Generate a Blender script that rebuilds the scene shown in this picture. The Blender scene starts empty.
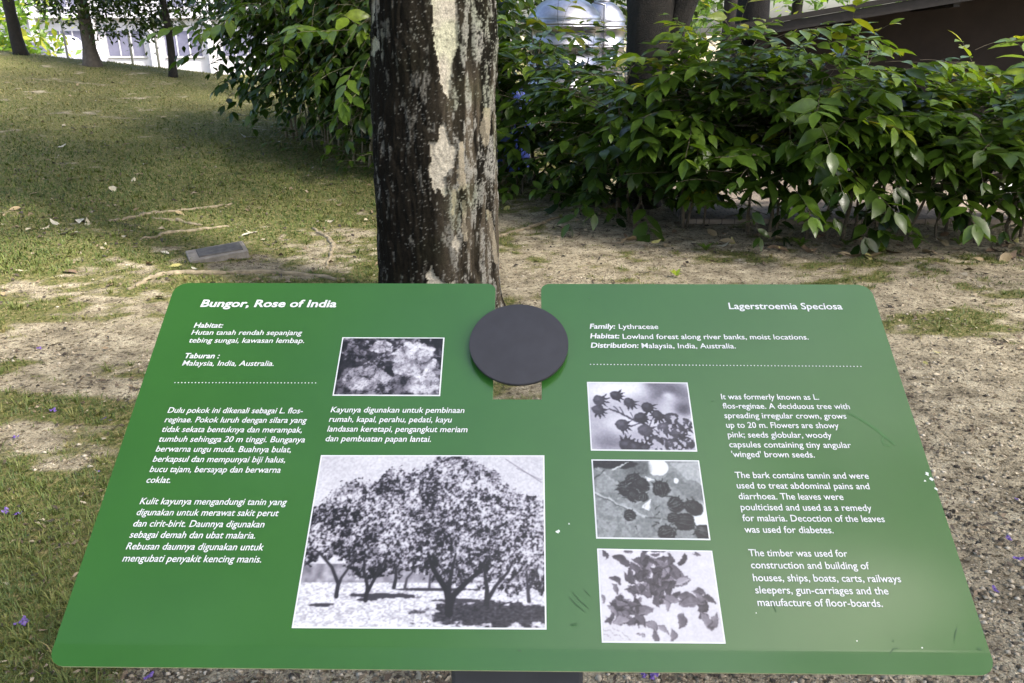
import bpy, bmesh, math, random
import numpy as np
from mathutils import Vector, Matrix

R = math.radians
rng = np.random.default_rng(7)
random.seed(7)
scene = bpy.context.scene
C = scene.collection

# ------------------------------------------------------------------ camera
CAM_H, PITCH, F = 1.55, 21.0, 800.0
cam_data = bpy.data.cameras.new('camera')
cam_data.sensor_width = 36.0
cam_data.lens = 36.0 * F / 1024.0
cam_data.clip_start = 0.05
cam_data.clip_end = 2000.0
cam = bpy.data.objects.new('camera', cam_data)
cam.location = (0, 0, CAM_H)
cam.rotation_euler = (R(90 - PITCH), 0, 0)
C.objects.link(cam)
scene.camera = cam

# ------------------------------------------------------------------ world, sun, exposure
SUN_EL, SUN_AZ = 50.0, 125.0          # azimuth measured clockwise from +Y (far) towards +X (right)
world = bpy.data.worlds.new('World')
scene.world = world
world.use_nodes = True
wn = world.node_tree.nodes
wl = world.node_tree.links
wn.clear()
sky = wn.new('ShaderNodeTexSky')
sky.sky_type = 'NISHITA'
sky.sun_disc = False
sky.sun_elevation = R(SUN_EL)
sky.sun_rotation = R(SUN_AZ)
sky.air_density = 1.0
sky.dust_density = 4.0
sky.ozone_density = 1.0
bg = wn.new('ShaderNodeBackground')
bg.inputs['Strength'].default_value = 0.15
wo = wn.new('ShaderNodeOutputWorld')
wl.new(sky.outputs[0], bg.inputs[0])
wl.new(bg.outputs[0], wo.inputs[0])

sun_data = bpy.data.lights.new('sun', 'SUN')
sun_data.energy = 3.0
sun_data.angle = R(6.0)
sun_data.color = (1.0, 0.95, 0.86)
sun = bpy.data.objects.new('sun', sun_data)
sd = Vector((math.cos(R(SUN_EL)) * math.sin(R(SUN_AZ)), math.cos(R(SUN_EL)) * math.cos(R(SUN_AZ)), math.sin(R(SUN_EL))))
sun.rotation_euler = sd.to_track_quat('Z', 'Y').to_euler()
sun.location = (0, 0, 30)
C.objects.link(sun)

scene.view_settings.view_transform = 'Standard'
scene.view_settings.look = 'None'
scene.view_settings.gamma = 1.0
scene.view_settings.exposure = 1.9
scene.view_settings.use_curve_mapping = False


# ------------------------------------------------------------------ helpers
def link(name, me, parent=None, mats=()):
    o = bpy.data.objects.new(name, me)
    C.objects.link(o)
    if parent is not None:
        o.parent = parent
    for m in mats:
        me.materials.append(m)
    return o


def tag(o, label=None, cat=None, group=None, kind=None):
    if label: o['label'] = label
    if cat: o['category'] = cat
    if group: o['group'] = group
    if kind: o['kind'] = kind
    return o


def thing(name, label, cat, loc=(0, 0, 0), group=None):
    o = bpy.data.objects.new(name, None)
    o.empty_display_size = 0.2
    o.location = loc
    C.objects.link(o)
    return tag(o, label, cat, group)


def mesh_arrays(name, verts, faces, smooth=False, attrs=None, mat_idx=None):
    """verts (N,3); faces: (M,k) array or list of such arrays; attrs: name -> (type, per-vertex array)."""
    verts = np.asarray(verts, np.float32)
    fl = faces if isinstance(faces, list) else [faces]
    fl = [np.asarray(f, np.int32) for f in fl if len(f)]
    me = bpy.data.meshes.new(name)
    me.vertices.add(len(verts))
    me.vertices.foreach_set('co', verts.ravel())
    loops = np.concatenate([f.ravel() for f in fl])
    tot = np.concatenate([np.full(len(f), f.shape[1], np.int32) for f in fl])
    start = np.concatenate([[0], np.cumsum(tot)[:-1]]).astype(np.int32)
    me.loops.add(len(loops))
    me.loops.foreach_set('vertex_index', loops)
    me.polygons.add(len(tot))
    me.polygons.foreach_set('loop_start', start)
    me.polygons.foreach_set('loop_total', tot)
    if mat_idx is not None:
        me.polygons.foreach_set('material_index', np.asarray(mat_idx, np.int32))
    me.update(calc_edges=True)
    if smooth:
        me.polygons.foreach_set('use_smooth', np.ones(len(tot), bool))
    for k, (ty, a) in (attrs or {}).items():
        at = me.attributes.new(k, ty, 'POINT')
        a = np.asarray(a, np.float32)
        if ty == 'FLOAT':
            at.data.foreach_set('value', a.ravel())
        else:
            if a.shape[1] == 3:
                a = np.concatenate([a, np.ones((len(a), 1), np.float32)], 1)
            at.data.foreach_set('color', a.ravel())
    me.validate()
    return me


def tube(path, radii, n=8, cap=True, wob=0.0, rg=None):
    """verts, faces of a tapered tube along path."""
    path = np.asarray(path, float)
    radii = np.asarray(radii, float)
    m = len(path)
    tang = np.gradient(path, axis=0)
    tang /= np.linalg.norm(tang, axis=1)[:, None] + 1e-9
    up = np.array([0.31, 0.95, 0.05]) if abs(tang[0][2]) > 0.6 else np.array([0, 0, 1.0])
    V = []
    for i in range(m):
        a = np.cross(tang[i], up)
        a /= np.linalg.norm(a) + 1e-9
        b = np.cross(tang[i], a)
        th = np.arange(n) * 2 * np.pi / n
        r = radii[i] * (1 + (wob * (rg or rng).normal(0, 1, n) if wob else 0))
        V.append(path[i] + np.outer(np.cos(th) * r, a) + np.outer(np.sin(th) * r, b))
    V = np.concatenate(V)
    F = []
    for i in range(m - 1):
        for j in range(n):
            k = (j + 1) % n
            F.append((i * n + j, i * n + k, (i + 1) * n + k, (i + 1) * n + j))
    F = np.array(F, np.int32)
    # close the ends with a fan
    V = np.concatenate([V, path[:1], path[-1:]])
    c0, c1 = m * n, m * n + 1
    T = []
    if cap:
        for j in range(n):
            k = (j + 1) % n
            T.append((c0, k, j))
            T.append((c1, (m - 1) * n + j, (m - 1) * n + k))
    return V, F, np.array(T, np.int32).reshape(-1, 3)


def join(parts):
    """parts: list of (V, [faces...]) -> V, [quads, tris]"""
    Vs, q, t, off = [], [], [], 0
    for p in parts:
        V, fs = p[0], p[1:]
        for f in fs:
            if len(f) == 0: continue
            (q if f.shape[1] == 4 else t).append(np.asarray(f) + off)
        Vs.append(V)
        off += len(V)
    return np.concatenate(Vs), [np.concatenate(x) for x in (q, t) if x]


def tube_obj(name, path, radii, mat, parent=None, n=8, wob=0.0):
    V, q, t = tube(path, radii, n, wob=wob)
    return link(name, mesh_arrays(name, V, [q, t], smooth=True), parent, [mat])


def bm_obj(name, bm, mat, parent=None, smooth=False):
    me = bpy.data.meshes.new(name)
    bm.normal_update()
    bm.to_mesh(me)
    bm.free()
    if smooth:
        for p in me.polygons: p.use_smooth = True
    return link(name, me, parent, mat if isinstance(mat, (list, tuple)) else [mat])


def add_box(bm, c, s, rz=0.0, bev=0.0, rx=0.0):
    M = Matrix.Translation(c) @ Matrix.Rotation(rz, 4, 'Z') @ Matrix.Rotation(rx, 4, 'X') @ Matrix.Diagonal((s[0], s[1], s[2], 1))
    r = bmesh.ops.create_cube(bm, size=1.0, matrix=M)
    if bev > 0:
        es = list({e for v in r['verts'] for e in v.link_edges})
        bmesh.ops.bevel(bm, geom=es, offset=bev, segments=2, affect='EDGES', profile=0.5)


def lathe(prof, n=48):
    V, F = [], []
    for (r, z) in prof:
        for j in range(n):
            a = 2 * math.pi * j / n
            V.append((r * math.cos(a), r * math.sin(a), z))
    for i in range(len(prof) - 1):
        for j in range(n):
            k = (j + 1) % n
            F.append((i * n + j, i * n + k, (i + 1) * n + k, (i + 1) * n + j))
    return np.array(V), np.array(F, np.int32), np.zeros((0, 3), np.int32)


# numpy value noise
def _hash(ix, iy, seed):
    h = (ix.astype(np.int64) * 374761393 + iy.astype(np.int64) * 668265263 + seed * 974711) & 0x7fffffff
    h = ((h ^ (h >> 13)) * 1274126177) & 0x7fffffff
    h = h ^ (h >> 16)
    return (h & 0xffff) / 65535.0


def vnoise(x, y, seed=0):
    x = np.asarray(x, float); y = np.asarray(y, float)
    ix = np.floor(x).astype(np.int64); iy = np.floor(y).astype(np.int64)
    fx = x - ix; fy = y - iy
    fx = fx * fx * (3 - 2 * fx); fy = fy * fy * (3 - 2 * fy)
    a = _hash(ix, iy, seed); b = _hash(ix + 1, iy, seed)
    c = _hash(ix, iy + 1, seed); d = _hash(ix + 1, iy + 1, seed)
    return (a * (1 - fx) + b * fx) * (1 - fy) + (c * (1 - fx) + d * fx) * fy


def fbm(x, y, seed=0, oct=4, gain=0.5):
    s, a, tot = 0, 1.0, 0
    for o in range(oct):
        s = s + a * vnoise(x * 2 ** o + 17.3 * o, y * 2 ** o - 9.1 * o, seed + o)
        tot += a
        a *= gain
    return s / tot


def sstep(a, b, x):
    t = np.clip((np.asarray(x, float) - a) / (b - a), 0, 1)
    return t * t * (3 - 2 * t)


# ------------------------------------------------------------------ ground height and pixel -> ground point
def ground_z(x, y):
    x = np.asarray(x, float); y = np.asarray(y, float)
    t = 0.6 - x
    sp = np.log1p(np.exp(np.clip(t * 2.5, -30, 30))) / 2.5
    A = 3.0 * (1 - np.exp(-0.165 * sp / 3.0))
    B = np.clip((y - 2.6) / 12.4, 0, 1)
    B = B * (0.75 + 0.25 * B)
    fall = sstep(15.2, 25.0, y)
    street = -0.5 * sstep(-1.0, -8.0, x) * fall
    bump = 0.03 * (fbm(x * 1.3, y * 1.3, 5, 3) - 0.5) + 0.012 * (fbm(x * 5.0, y * 5.0, 8, 3) - 0.5)
    near = sstep(60, 20, np.hypot(x, y))
    return A * B * (1 - fall) + street + bump * near


SP, CP = math.sin(R(PITCH)), math.cos(R(PITCH))


def ray(px, py):
    u, v = (px - 512.0) / F, (341.5 - py) / F
    d = np.array([u, CP + v * SP, -SP + v * CP])
    return d


def g(px, py, dz=0.0):
    """the ground point that stands at this place of the photograph"""
    d = ray(px, py)
    t = 0.5
    last = t
    while t < 60:
        p = d * t
        if CAM_H + p[2] < ground_z(p[0], p[1]):
            lo, hi = last, t
            for _ in range(30):
                m = (lo + hi) / 2
                p = d * m
                if CAM_H + p[2] < ground_z(p[0], p[1]): hi = m
                else: lo = m
            t = hi
            break
        last = t
        t *= 1.02
    p = d * t
    return Vector((p[0], p[1], float(ground_z(p[0], p[1])) + dz))


def at(px, py, Y):
    """the point at distance Y (world y) that stands at this place of the photograph"""
    d = ray(px, py)
    t = Y / d[1]
    return Vector((d[0] * t, Y, CAM_H + d[2] * t))


# ------------------------------------------------------------------ materials
def new_mat(name):
    m = bpy.data.materials.new(name)
    m.use_nodes = True
    nt = m.node_tree
    nt.nodes.clear()
    out = nt.nodes.new('ShaderNodeOutputMaterial')
    b = nt.nodes.new('ShaderNodeBsdfPrincipled')
    nt.links.new(b.outputs[0], out.inputs[0])
    return m, nt, b, out


def nd(nt, typ, **kw):
    n = nt.nodes.new(typ)
    for k, v in kw.items():
        if k.startswith('i_'):
            key = k[2:]
            n.inputs[int(key) if key.isdigit() else key].default_value = v
        else:
            setattr(n, k, v)
    return n


def ramp(nt, src, stops):
    r = nt.nodes.new('ShaderNodeValToRGB')
    el = r.color_ramp.elements
    while len(el) < len(stops): el.new(0.5)
    for e, (p, c) in zip(el, stops):
        e.position = p
        e.color = (c[0], c[1], c[2], 1) if len(c) == 3 else c
    nt.links.new(src, r.inputs[0])
    return r


def mix(nt, fac, a, b, blend='MIX'):
    m = nt.nodes.new('ShaderNodeMix')
    m.data_type = 'RGBA'
    m.blend_type = blend
    for sock, v in ((m.inputs[0], fac), (m.inputs[6], a), (m.inputs[7], b)):
        if hasattr(v, 'is_linked'):
            nt.links.new(v, sock)
        else:
            sock.default_value = v if not isinstance(v, tuple) else (v + (1,) if len(v) == 3 else v)
    return m.outputs[2]


def noise(nt, scale, detail=4.0, rough=0.55, vec=None, coords='Object'):
    n = nd(nt, 'ShaderNodeTexNoise')
    n.inputs['Scale'].default_value = scale
    n.inputs['Detail'].default_value = detail
    n.inputs['Roughness'].default_value = rough
    if vec is None:
        vec = nd(nt, 'ShaderNodeTexCoord').outputs[coords]
    nt.links.new(vec, n.inputs['Vector'])
    return n


def bump(nt, b, height, strength=0.4, dist=0.01):
    bp = nd(nt, 'ShaderNodeBump')
    bp.inputs['Strength'].default_value = strength
    bp.inputs['Distance'].default_value = dist
    nt.links.new(height, bp.inputs['Height'])
    nt.links.new(bp.outputs[0], b.inputs['Normal'])
    return bp


def simple_mat(name, col, rough=0.6, metal=0.0, var=0.18, scale=14.0, bumpk=0.15, bdist=0.003):
    m, nt, b, out = new_mat(name)
    n = noise(nt, scale, 5)
    dark = tuple(c * (1 - var) for c in col)
    light = tuple(min(1, c * (1 + var)) for c in col)
    r = ramp(nt, n.outputs[0], [(0.3, dark), (0.7, light)])
    nt.links.new(r.outputs[0], b.inputs['Base Color'])
    b.inputs['Roughness'].default_value = rough
    b.inputs['Metallic'].default_value = metal
    if bumpk:
        n2 = noise(nt, scale * 6, 4)
        bump(nt, b, n2.outputs[0], bumpk, bdist)
    return m


def leaf_mat(name, dark, light, young, trans=0.35, rough=0.38):
    """leaf colour by a per-leaf 'tint' (0 dark .. 1 young) with a vein-like mottling"""
    m, nt, b, out = new_mat(name)
    a = nd(nt, 'ShaderNodeAttribute', attribute_name='tint')
    n = noise(nt, 22.0, 3)
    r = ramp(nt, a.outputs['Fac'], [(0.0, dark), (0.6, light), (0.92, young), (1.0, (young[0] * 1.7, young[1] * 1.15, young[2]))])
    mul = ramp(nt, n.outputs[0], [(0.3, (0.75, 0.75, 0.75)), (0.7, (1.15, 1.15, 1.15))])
    c = mix(nt, 1.0, r.outputs[0], mul.outputs[0], 'MULTIPLY')
    nt.links.new(c, b.inputs['Base Color'])
    b.inputs['Roughness'].default_value = rough
    b.inputs['Specular IOR Level'].default_value = 0.38
    tr = nd(nt, 'ShaderNodeBsdfTranslucent')
    c2 = mix(nt, 1.0, c, (1.5, 1.6, 0.6), 'MULTIPLY')
    nt.links.new(c2, tr.inputs[0])
    ms = nd(nt, 'ShaderNodeMixShader')
    ms.inputs[0].default_value = trans
    nt.links.new(b.outputs[0], ms.inputs[1])
    nt.links.new(tr.outputs[0], ms.inputs[2])
    nt.links.new(ms.outputs[0], out.inputs[0])
    return m


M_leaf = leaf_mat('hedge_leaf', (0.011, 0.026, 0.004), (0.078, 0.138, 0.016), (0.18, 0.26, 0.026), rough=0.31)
M_crown = leaf_mat('crown_leaf', (0.028, 0.05, 0.012), (0.055, 0.09, 0.018), (0.10, 0.15, 0.028), trans=0.3)
M_far_leaf = leaf_mat('far_leaf', (0.045, 0.09, 0.02), (0.10, 0.18, 0.03), (0.18, 0.27, 0.05), trans=0.45)
M_stem = simple_mat('shrub_stem', (0.20, 0.17, 0.115), 0.8, var=0.35, scale=30)
M_hedge_stem = simple_mat('hedge_stem', (0.085, 0.068, 0.045), 0.85, var=0.45, scale=30)
M_dark_bark = simple_mat('dark_bark', (0.011, 0.0085, 0.006), 0.9, var=0.5, scale=16, bumpk=0.8, bdist=0.02)
M_grey_bark = simple_mat('grey_bark', (0.10, 0.082, 0.066), 0.9, var=0.35, scale=16, bumpk=0.8, bdist=0.02)
# ------------------------------------------------------------------ ground: one sheet to the horizon
def graded(lo, a, b, hi, step, grow=1.18):
    mid = list(np.arange(a, b + 1e-6, step))
    left, s, x = [], step, a
    while x > lo:
        s *= grow; x -= s; left.append(max(x, lo))
    right, s, x = [], step, b
    while x < hi:
        s *= grow; x += s; right.append(min(x, hi))
    return np.array(left[::-1] + mid + right)


SAND = [  # (photo x, photo y, radius along x, radius along y, weight)
    (120, 305, .55, .35, .8), (60, 352, .40, .22, .8), (150, 345, .35, .30, .9), (50, 392, .35, .12, .8), (20, 445, .25, .12, .9), (110, 395, .25, .12, .7),
    (70, 470, .12, .07, .6), (160, 320, .4, .2, .5), (20, 340, .3, .15, .4), (40, 290, .4, .2, .3),
    (560, 250, 1.0, .9, .55), (600, 215, .9, .8, .65), (520, 300, .6, .5, .4), (650, 270, .9, .4, .25), (500, 400, .5, .5, .3), (700, 300, 1.2, .5, .3),
    (800, 272, 1.2, .25, .2), (900, 250, 1.4, .3, .35), (990, 235, 1.0, .3, .6), (960, 380, .6, .5, 1.1), (1010, 440, .6, .5, 1.2), (1000, 560, .5, .5, 1.2), (900, 300, .5, .2, .5),
    (1010, 660, .4, .3, 1.1), (800, 676, .5, .2, 1.0), (300, 676, .3, .15, .8), (420, 676, .3, .15, .9), (180, 678, .15, .05, .4), (650, 676, .4, .2, .9), (130, 600, .12, .06, .4),
    (330, 245, .6, .5, .15), (75, 218, .6, .25, .4), (240, 250, .9, .3, .15), (350, 205, .9, .5, .25), (150, 270, .7, .3, .35), (280, 270, .6, .3, .35)]
GRASS = [(40, 520, .35, .25, .9), (30, 600, .3, .18, 1.0), (90, 440, .22, .09, .8), (120, 500, .22, .15, .7), (50, 415, .3, .08, .7), (30, 650, .3, .15, .6),
         (30, 310, .4, .25, .5), (20, 250, .7, .5, .4), (730, 262, .5, .25, .7), (850, 262, .6, .15, .6), (690, 250, .35, .2, .6), (950, 318, .45, .25, .9), (760, 285, .8, .2, .5), (900, 275, .6, .2, .5), (1010, 300, .3, .2, .5),
         (620, 262, .3, .25, .6), (560, 275, .3, .12, .4), (1000, 262, .6, .2, .4), (110, 170, 2.5, 1.5, .3), (270, 200, 1.2, 1.0, .2), (890, 355, .15, .1, .4)]
_blobs = []
for L, sg in ((SAND, -1), (GRASS, 1)):
    for (px, py, rx, ry, w) in L:
        p = g(px, py)
        _blobs.append((p.x, p.y, rx, ry, w * sg))


def grass_density(x, y):
    x = np.asarray(x, float); y = np.asarray(y, float)
    b = 0.58 * sstep(2.2, -1.2, x) + 0.0 + 0.12 * sstep(5.0, 8.0, y) * sstep(1.0, -1.0, x)
    wx = x + 0.25 * (fbm(x * 2.1, y * 2.1, 31, 3) - 0.5)
    wy = y + 0.25 * (fbm(x * 2.1, y * 2.1, 37, 3) - 0.5)
    for (bx, by, rx, ry, w) in _blobs:
        b = b + 0.75 * w * np.exp(-((wx - bx) / rx) ** 2 - ((wy - by) / ry) ** 2)
    n = 1.3 * (fbm(x * 2.3, y * 3.0, 41, 5, 0.6) - 0.5) + 1.7 * (fbm(x * 9.0, y * 12.0, 47, 4, .6) - 0.5)
    return np.clip(sstep(-0.15, 0.75, b + n), 0, 1)


xs = graded(-600, -13.0, 8.0, 600, 0.055)
ys = graded(-120, 1.2, 17.0, 900, 0.055)
GX, GY = np.meshgrid(xs, ys)
GZ = ground_z(GX, GY)
nx, ny = len(xs), len(ys)
idx = np.arange(nx * ny).reshape(ny, nx)
quads = np.stack([idx[:-1, :-1], idx[:-1, 1:], idx[1:, 1:], idx[1:, :-1]], -1).reshape(-1, 4)
gd = grass_density(GX.ravel(), GY.ravel())
me = mesh_arrays('ground', np.stack([GX.ravel(), GY.ravel(), GZ.ravel()], 1), quads, True, {'grassy': ('FLOAT', gd)})

m, nt, b, out = new_mat('soil_and_grass')
tc = nd(nt, 'ShaderNodeTexCoord').outputs['Object']
a = nd(nt, 'ShaderNodeAttribute', attribute_name='grassy')
n1 = noise(nt, 7.0, 8, 0.62, tc)
n2 = noise(nt, 38.0, 6, 0.65, tc)
n3 = noise(nt, 150.0, 4, 0.6, tc)
sand = ramp(nt, n1.outputs[0], [(0.3, (0.15, 0.125, 0.084)), (0.5, (0.35, 0.30, 0.208)), (0.7, (0.54, 0.475, 0.34))])
grain = ramp(nt, n3.outputs[0], [(0.32, (0.45, 0.42, 0.38)), (0.5, (0.95, 0.95, 0.95)), (0.68, (1.3, 1.3, 1.3))])
sand2 = mix(nt, 1.0, sand.outputs[0], grain.outputs[0], 'MULTIPLY')
crumb = ramp(nt, n2.outputs[0], [(0.38, (0.22, 0.19, 0.145)), (0.47, (1, 1, 1))])
sand3 = mix(nt, 0.9, sand2, crumb.outputs[0], 'MULTIPLY')
turf = ramp(nt, n2.outputs[0], [(0.3, (0.04, 0.050, 0.013)), (0.46, (0.105, 0.115, 0.032)), (0.6, (0.22, 0.19, 0.085)), (0.74, (0.32, 0.265, 0.15))])
turf2 = mix(nt, 0.7, turf.outputs[0], grain.outputs[0], 'MULTIPLY')
add = nd(nt, 'ShaderNodeMath', operation='ADD')
sub = nd(nt, 'ShaderNodeMath', operation='MULTIPLY_ADD')
nt.links.new(n2.outputs[0], sub.inputs[0]); sub.inputs[1].default_value = 1.3; sub.inputs[2].default_value = -0.65
nt.links.new(a.outputs['Fac'], add.inputs[0]); nt.links.new(sub.outputs[0], add.inputs[1])
f = ramp(nt, add.outputs[0], [(0.22, (0, 0, 0)), (0.62, (1, 1, 1))])
c = mix(nt, f.outputs[0], sand3, turf2)
nt.links.new(c, b.inputs['Base Color'])
b.inputs['Roughness'].default_value = 0.95
b.inputs['Specular IOR Level'].default_value = 0.15
hsum = nd(nt, 'ShaderNodeMath', operation='MULTIPLY_ADD')
nt.links.new(n3.outputs[0], hsum.inputs[0]); hsum.inputs[1].default_value = 0.35
nt.links.new(n2.outputs[0], hsum.inputs[2])
bump(nt, b, hsum.outputs[0], 1.0, 0.035)
M_ground = m
ground = tag(link('ground', me, None, [m]), kind='structure')

# brick paving beyond the right hedge
m, nt, b, out = new_mat('pale_brick_paving')
tc = nd(nt, 'ShaderNodeTexCoord').outputs['Object']
br = nd(nt, 'ShaderNodeTexBrick')
br.inputs['Scale'].default_value = 4.5
br.inputs['Color1'].default_value = (0.27, 0.22, 0.175, 1)
br.inputs['Color2'].default_value = (0.22, 0.18, 0.145, 1)
br.inputs['Mortar'].default_value = (0.12, 0.10, 0.08, 1)
br.inputs['Mortar Size'].default_value = 0.025
nt.links.new(tc, br.inputs['Vector'])
n = noise(nt, 6.0, 5, 0.6, tc)
mm = ramp(nt, n.outputs[0], [(0.3, (0.7, 0.7, 0.7)), (0.7, (1.2, 1.2, 1.2))])
nt.links.new(mix(nt, 1.0, br.outputs['Color'], mm.outputs[0], 'MULTIPLY'), b.inputs['Base Color'])
b.inputs['Roughness'].default_value = 0.85
bump(nt, b, br.outputs['Fac'], -0.4, 0.004)
bm = bmesh.new()
add_box(bm, (7.6, 8.35, 0.0), (12.2, 2.9, 0.09), bev=0.012)
tag(bm_obj('brick_path', bm, m), kind='structure')

# street behind the hill
M_asph = simple_mat('street_asphalt', (0.16, 0.155, 0.15), 0.9, var=0.15, scale=3)
bm = bmesh.new()
add_box(bm, (-30, 36, -0.50), (50, 12, 0.04))
tag(bm_obj('street', bm, M_asph), kind='structure')

# ------------------------------------------------------------------ grass blades (uncountable)
def frustum_points(n, y0, y1, power, xpad=1.3):
    u = rng.random(n)
    y = (y0 ** (1 - power) + u * (y1 ** (1 - power) - y0 ** (1 - power))) ** (1 / (1 - power))
    half = y * 0.74 + xpad
    x = (rng.random(n) * 2 - 1) * half
    return x, y


def blades(n, y0, y1, power, hmin, hmax, wid, keep):
    x, y = frustum_points(n, y0, y1, power)
    d = grass_density(x, y)
    k = rng.random(n) < keep(d, x, y)
    x, y, d = x[k], y[k], d[k]
    n = len(x)
    # gather into small tufts
    z = ground_z(x, y)
    dist = np.hypot(x, y)
    h = (hmin + (hmax - hmin) * rng.random(n) ** 1.6) * (0.55 + 0.6 * d) * np.clip(dist / 5, 1, 1.6)
    w = wid * np.clip(dist / 2.6, 1, 4.0) * (0.7 + 0.6 * rng.random(n))
    th = rng.random(n) * 2 * np.pi
    lean = (0.4 + 1.0 * rng.random(n)) * h
    dx, dy = np.cos(th), np.sin(th)
    px, py = -dy, dx
    base = np.stack([x, y, z - 0.003], 1)
    side = np.stack([px * w / 2, py * w / 2, 0 * w], 1)
    mid = base + np.stack([dx * lean * 0.35, dy * lean * 0.35, h * 0.65], 1)
    tip = base + np.stack([dx * lean, dy * lean, h * 0.85], 1)
    V = np.stack([base - side, base + side, mid + side * 0.75, mid - side * 0.75, tip], 1).reshape(-1, 3)
    o = np.arange(n) * 5
    Q = np.stack([o, o + 1, o + 2, o + 3], 1)
    T = np.stack([o + 3, o + 2, o + 4], 1)
    dry = .55 * fbm(x * 0.9, y * 0.9, 61, 3) + .45 * fbm(x * 4.5, y * 4.0, 63, 3)
    up = sstep(8.0, 12.0, y) * 0.35
    t = np.clip(0.06 + 1.1 * (dry - 0.42) + up + 0.45 * (rng.random(n) - 0.5) + 0.25 * (1 - d), 0, 1)
    return V, Q, T, np.repeat(t, 5)


V1 = blades(250000, 1.35, 5.5, 1.7, 0.010, 0.036, 0.0026, lambda d, x, y: .75 * d ** 1.2)
V2 = blades(190000, 5.0, 17.5, 1.5, 0.008, 0.024, 0.0026, lambda d, x, y: d ** 1.1)
# taller tufts scattered through the near turf
def tufts(nc):
    cx, cy = frustum_points(nc, 1.35, 9.0, 1.7)
    d = grass_density(cx, cy)
    k = rng.random(nc) < d ** 2 * .9
    cx, cy = cx[k], cy[k]
    per = 14
    x = np.repeat(cx, per); y = np.repeat(cy, per); n = len(x)
    a = rng.random(n) * 6.283; rr = np.abs(rng.normal(0, .012, n))
    x = x + np.cos(a) * rr; y = y + np.sin(a) * rr
    z = ground_z(x, y)
    h = np.repeat(.022 + .034 * rng.random(len(cx)) ** 2, per) * (.6 + .6 * rng.random(n))
    w = .0034 * np.clip(np.hypot(x, y) / 3, 1, 3)
    lean = h * (.3 + .9 * rng.random(n))
    dx, dy = np.cos(a), np.sin(a)
    base = np.stack([x, y, z - .003], 1)
    side = np.stack([-dy * w / 2, dx * w / 2, 0 * w], 1)
    mid = base + np.stack([dx * lean * .35, dy * lean * .35, h * .65], 1)
    tip = base + np.stack([dx * lean, dy * lean, h * .8], 1)
    V = np.stack([base - side, base + side, mid + side * .75, mid - side * .75, tip], 1).reshape(-1, 3)
    o = np.arange(n) * 5
    t = np.clip(np.repeat(.12 + .55 * rng.random(len(cx)) ** 2, per) + .15 * rng.random(n), 0, 1)
    return V, np.stack([o, o + 1, o + 2, o + 3], 1), np.stack([o + 3, o + 2, o + 4], 1), np.repeat(t, 5)


V3 = tufts(4200)
o3 = len(V2[0])
V2 = (np.concatenate([V2[0], V3[0]]), np.concatenate([V2[1], V3[1] + o3]), np.concatenate([V2[2], V3[2] + o3]), np.concatenate([V2[3], V3[3]]))
o = len(V1[0])
V = np.concatenate([V1[0], V2[0]])
me = mesh_arrays('grass', V, [np.concatenate([V1[1], V2[1] + o]), np.concatenate([V1[2], V2[2] + o])], False,
                 {'dry': ('FLOAT', np.concatenate([V1[3], V2[3]]))})
m, nt, b, out = new_mat('grass_blade')
a = nd(nt, 'ShaderNodeAttribute', attribute_name='dry')
r = ramp(nt, a.outputs['Fac'], [(0.0, (0.052, 0.086, 0.012)), (0.38, (0.125, 0.150, 0.027)), (0.68, (0.215, 0.190, 0.062)), (1.0, (0.40, 0.31, 0.15))])
nt.links.new(r.outputs[0], b.inputs['Base Color'])
b.inputs['Roughness'].default_value = 0.6
tr = nd(nt, 'ShaderNodeBsdfTranslucent')
nt.links.new(r.outputs[0], tr.inputs[0])
ms = nd(nt, 'ShaderNodeMixShader'); ms.inputs[0].default_value = 0.3
nt.links.new(b.outputs[0], ms.inputs[1]); nt.links.new(tr.outputs[0], ms.inputs[2])
nt.links.new(ms.outputs[0], out.inputs[0])
tag(link('grass', me, None, [m]), 'short patchy green and straw coloured grass over the sandy slope', 'grass', kind='stuff')

# ------------------------------------------------------------------ crumbs of soil and gravel (uncountable)
def crumbs(n, y0, y1, power, rmin, rmax, keep):
    x, y = frustum_points(n, y0, y1, power)
    d = grass_density(x, y)
    k = rng.random(n) < keep(d, x, y)
    x, y = x[k], y[k]
    n = len(x)
    r = rmin + (rmax - rmin) * rng.random(n) ** 4
    z = ground_z(x, y)
    c = np.stack([x, y, z + r * 0.15], 1)
    th = rng.random(n) * 6.28
    base = np.array([[1, 0, 0], [0.2, 0.9, 0.1], [-0.9, 0.25, 0], [-0.1, -1, 0.05], [0.1, 0.05, 0.75], [0, 0, -0.5]])
    J = base[None] * (0.7 + 0.6 * rng.random((n, 6, 1)))
    ct, st = np.cos(th), np.sin(th)
    X = J[:, :, 0] * ct[:, None] - J[:, :, 1] * st[:, None]
    Y = J[:, :, 0] * st[:, None] + J[:, :, 1] * ct[:, None]
    V = c[:, None] + np.stack([X * 1.3, Y, J[:, :, 2]], -1) * r[:, None, None]
    o = np.arange(n)[:, None, None] * 6
    T = np.array([[0, 1, 4], [1, 2, 4], [2, 3, 4], [3, 0, 4], [1, 0, 5], [2, 1, 5], [3, 2, 5], [0, 3, 5]])[None] + o
    return V.reshape(-1, 3), T.reshape(-1, 3), np.repeat(rng.random(n), 6)


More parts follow.
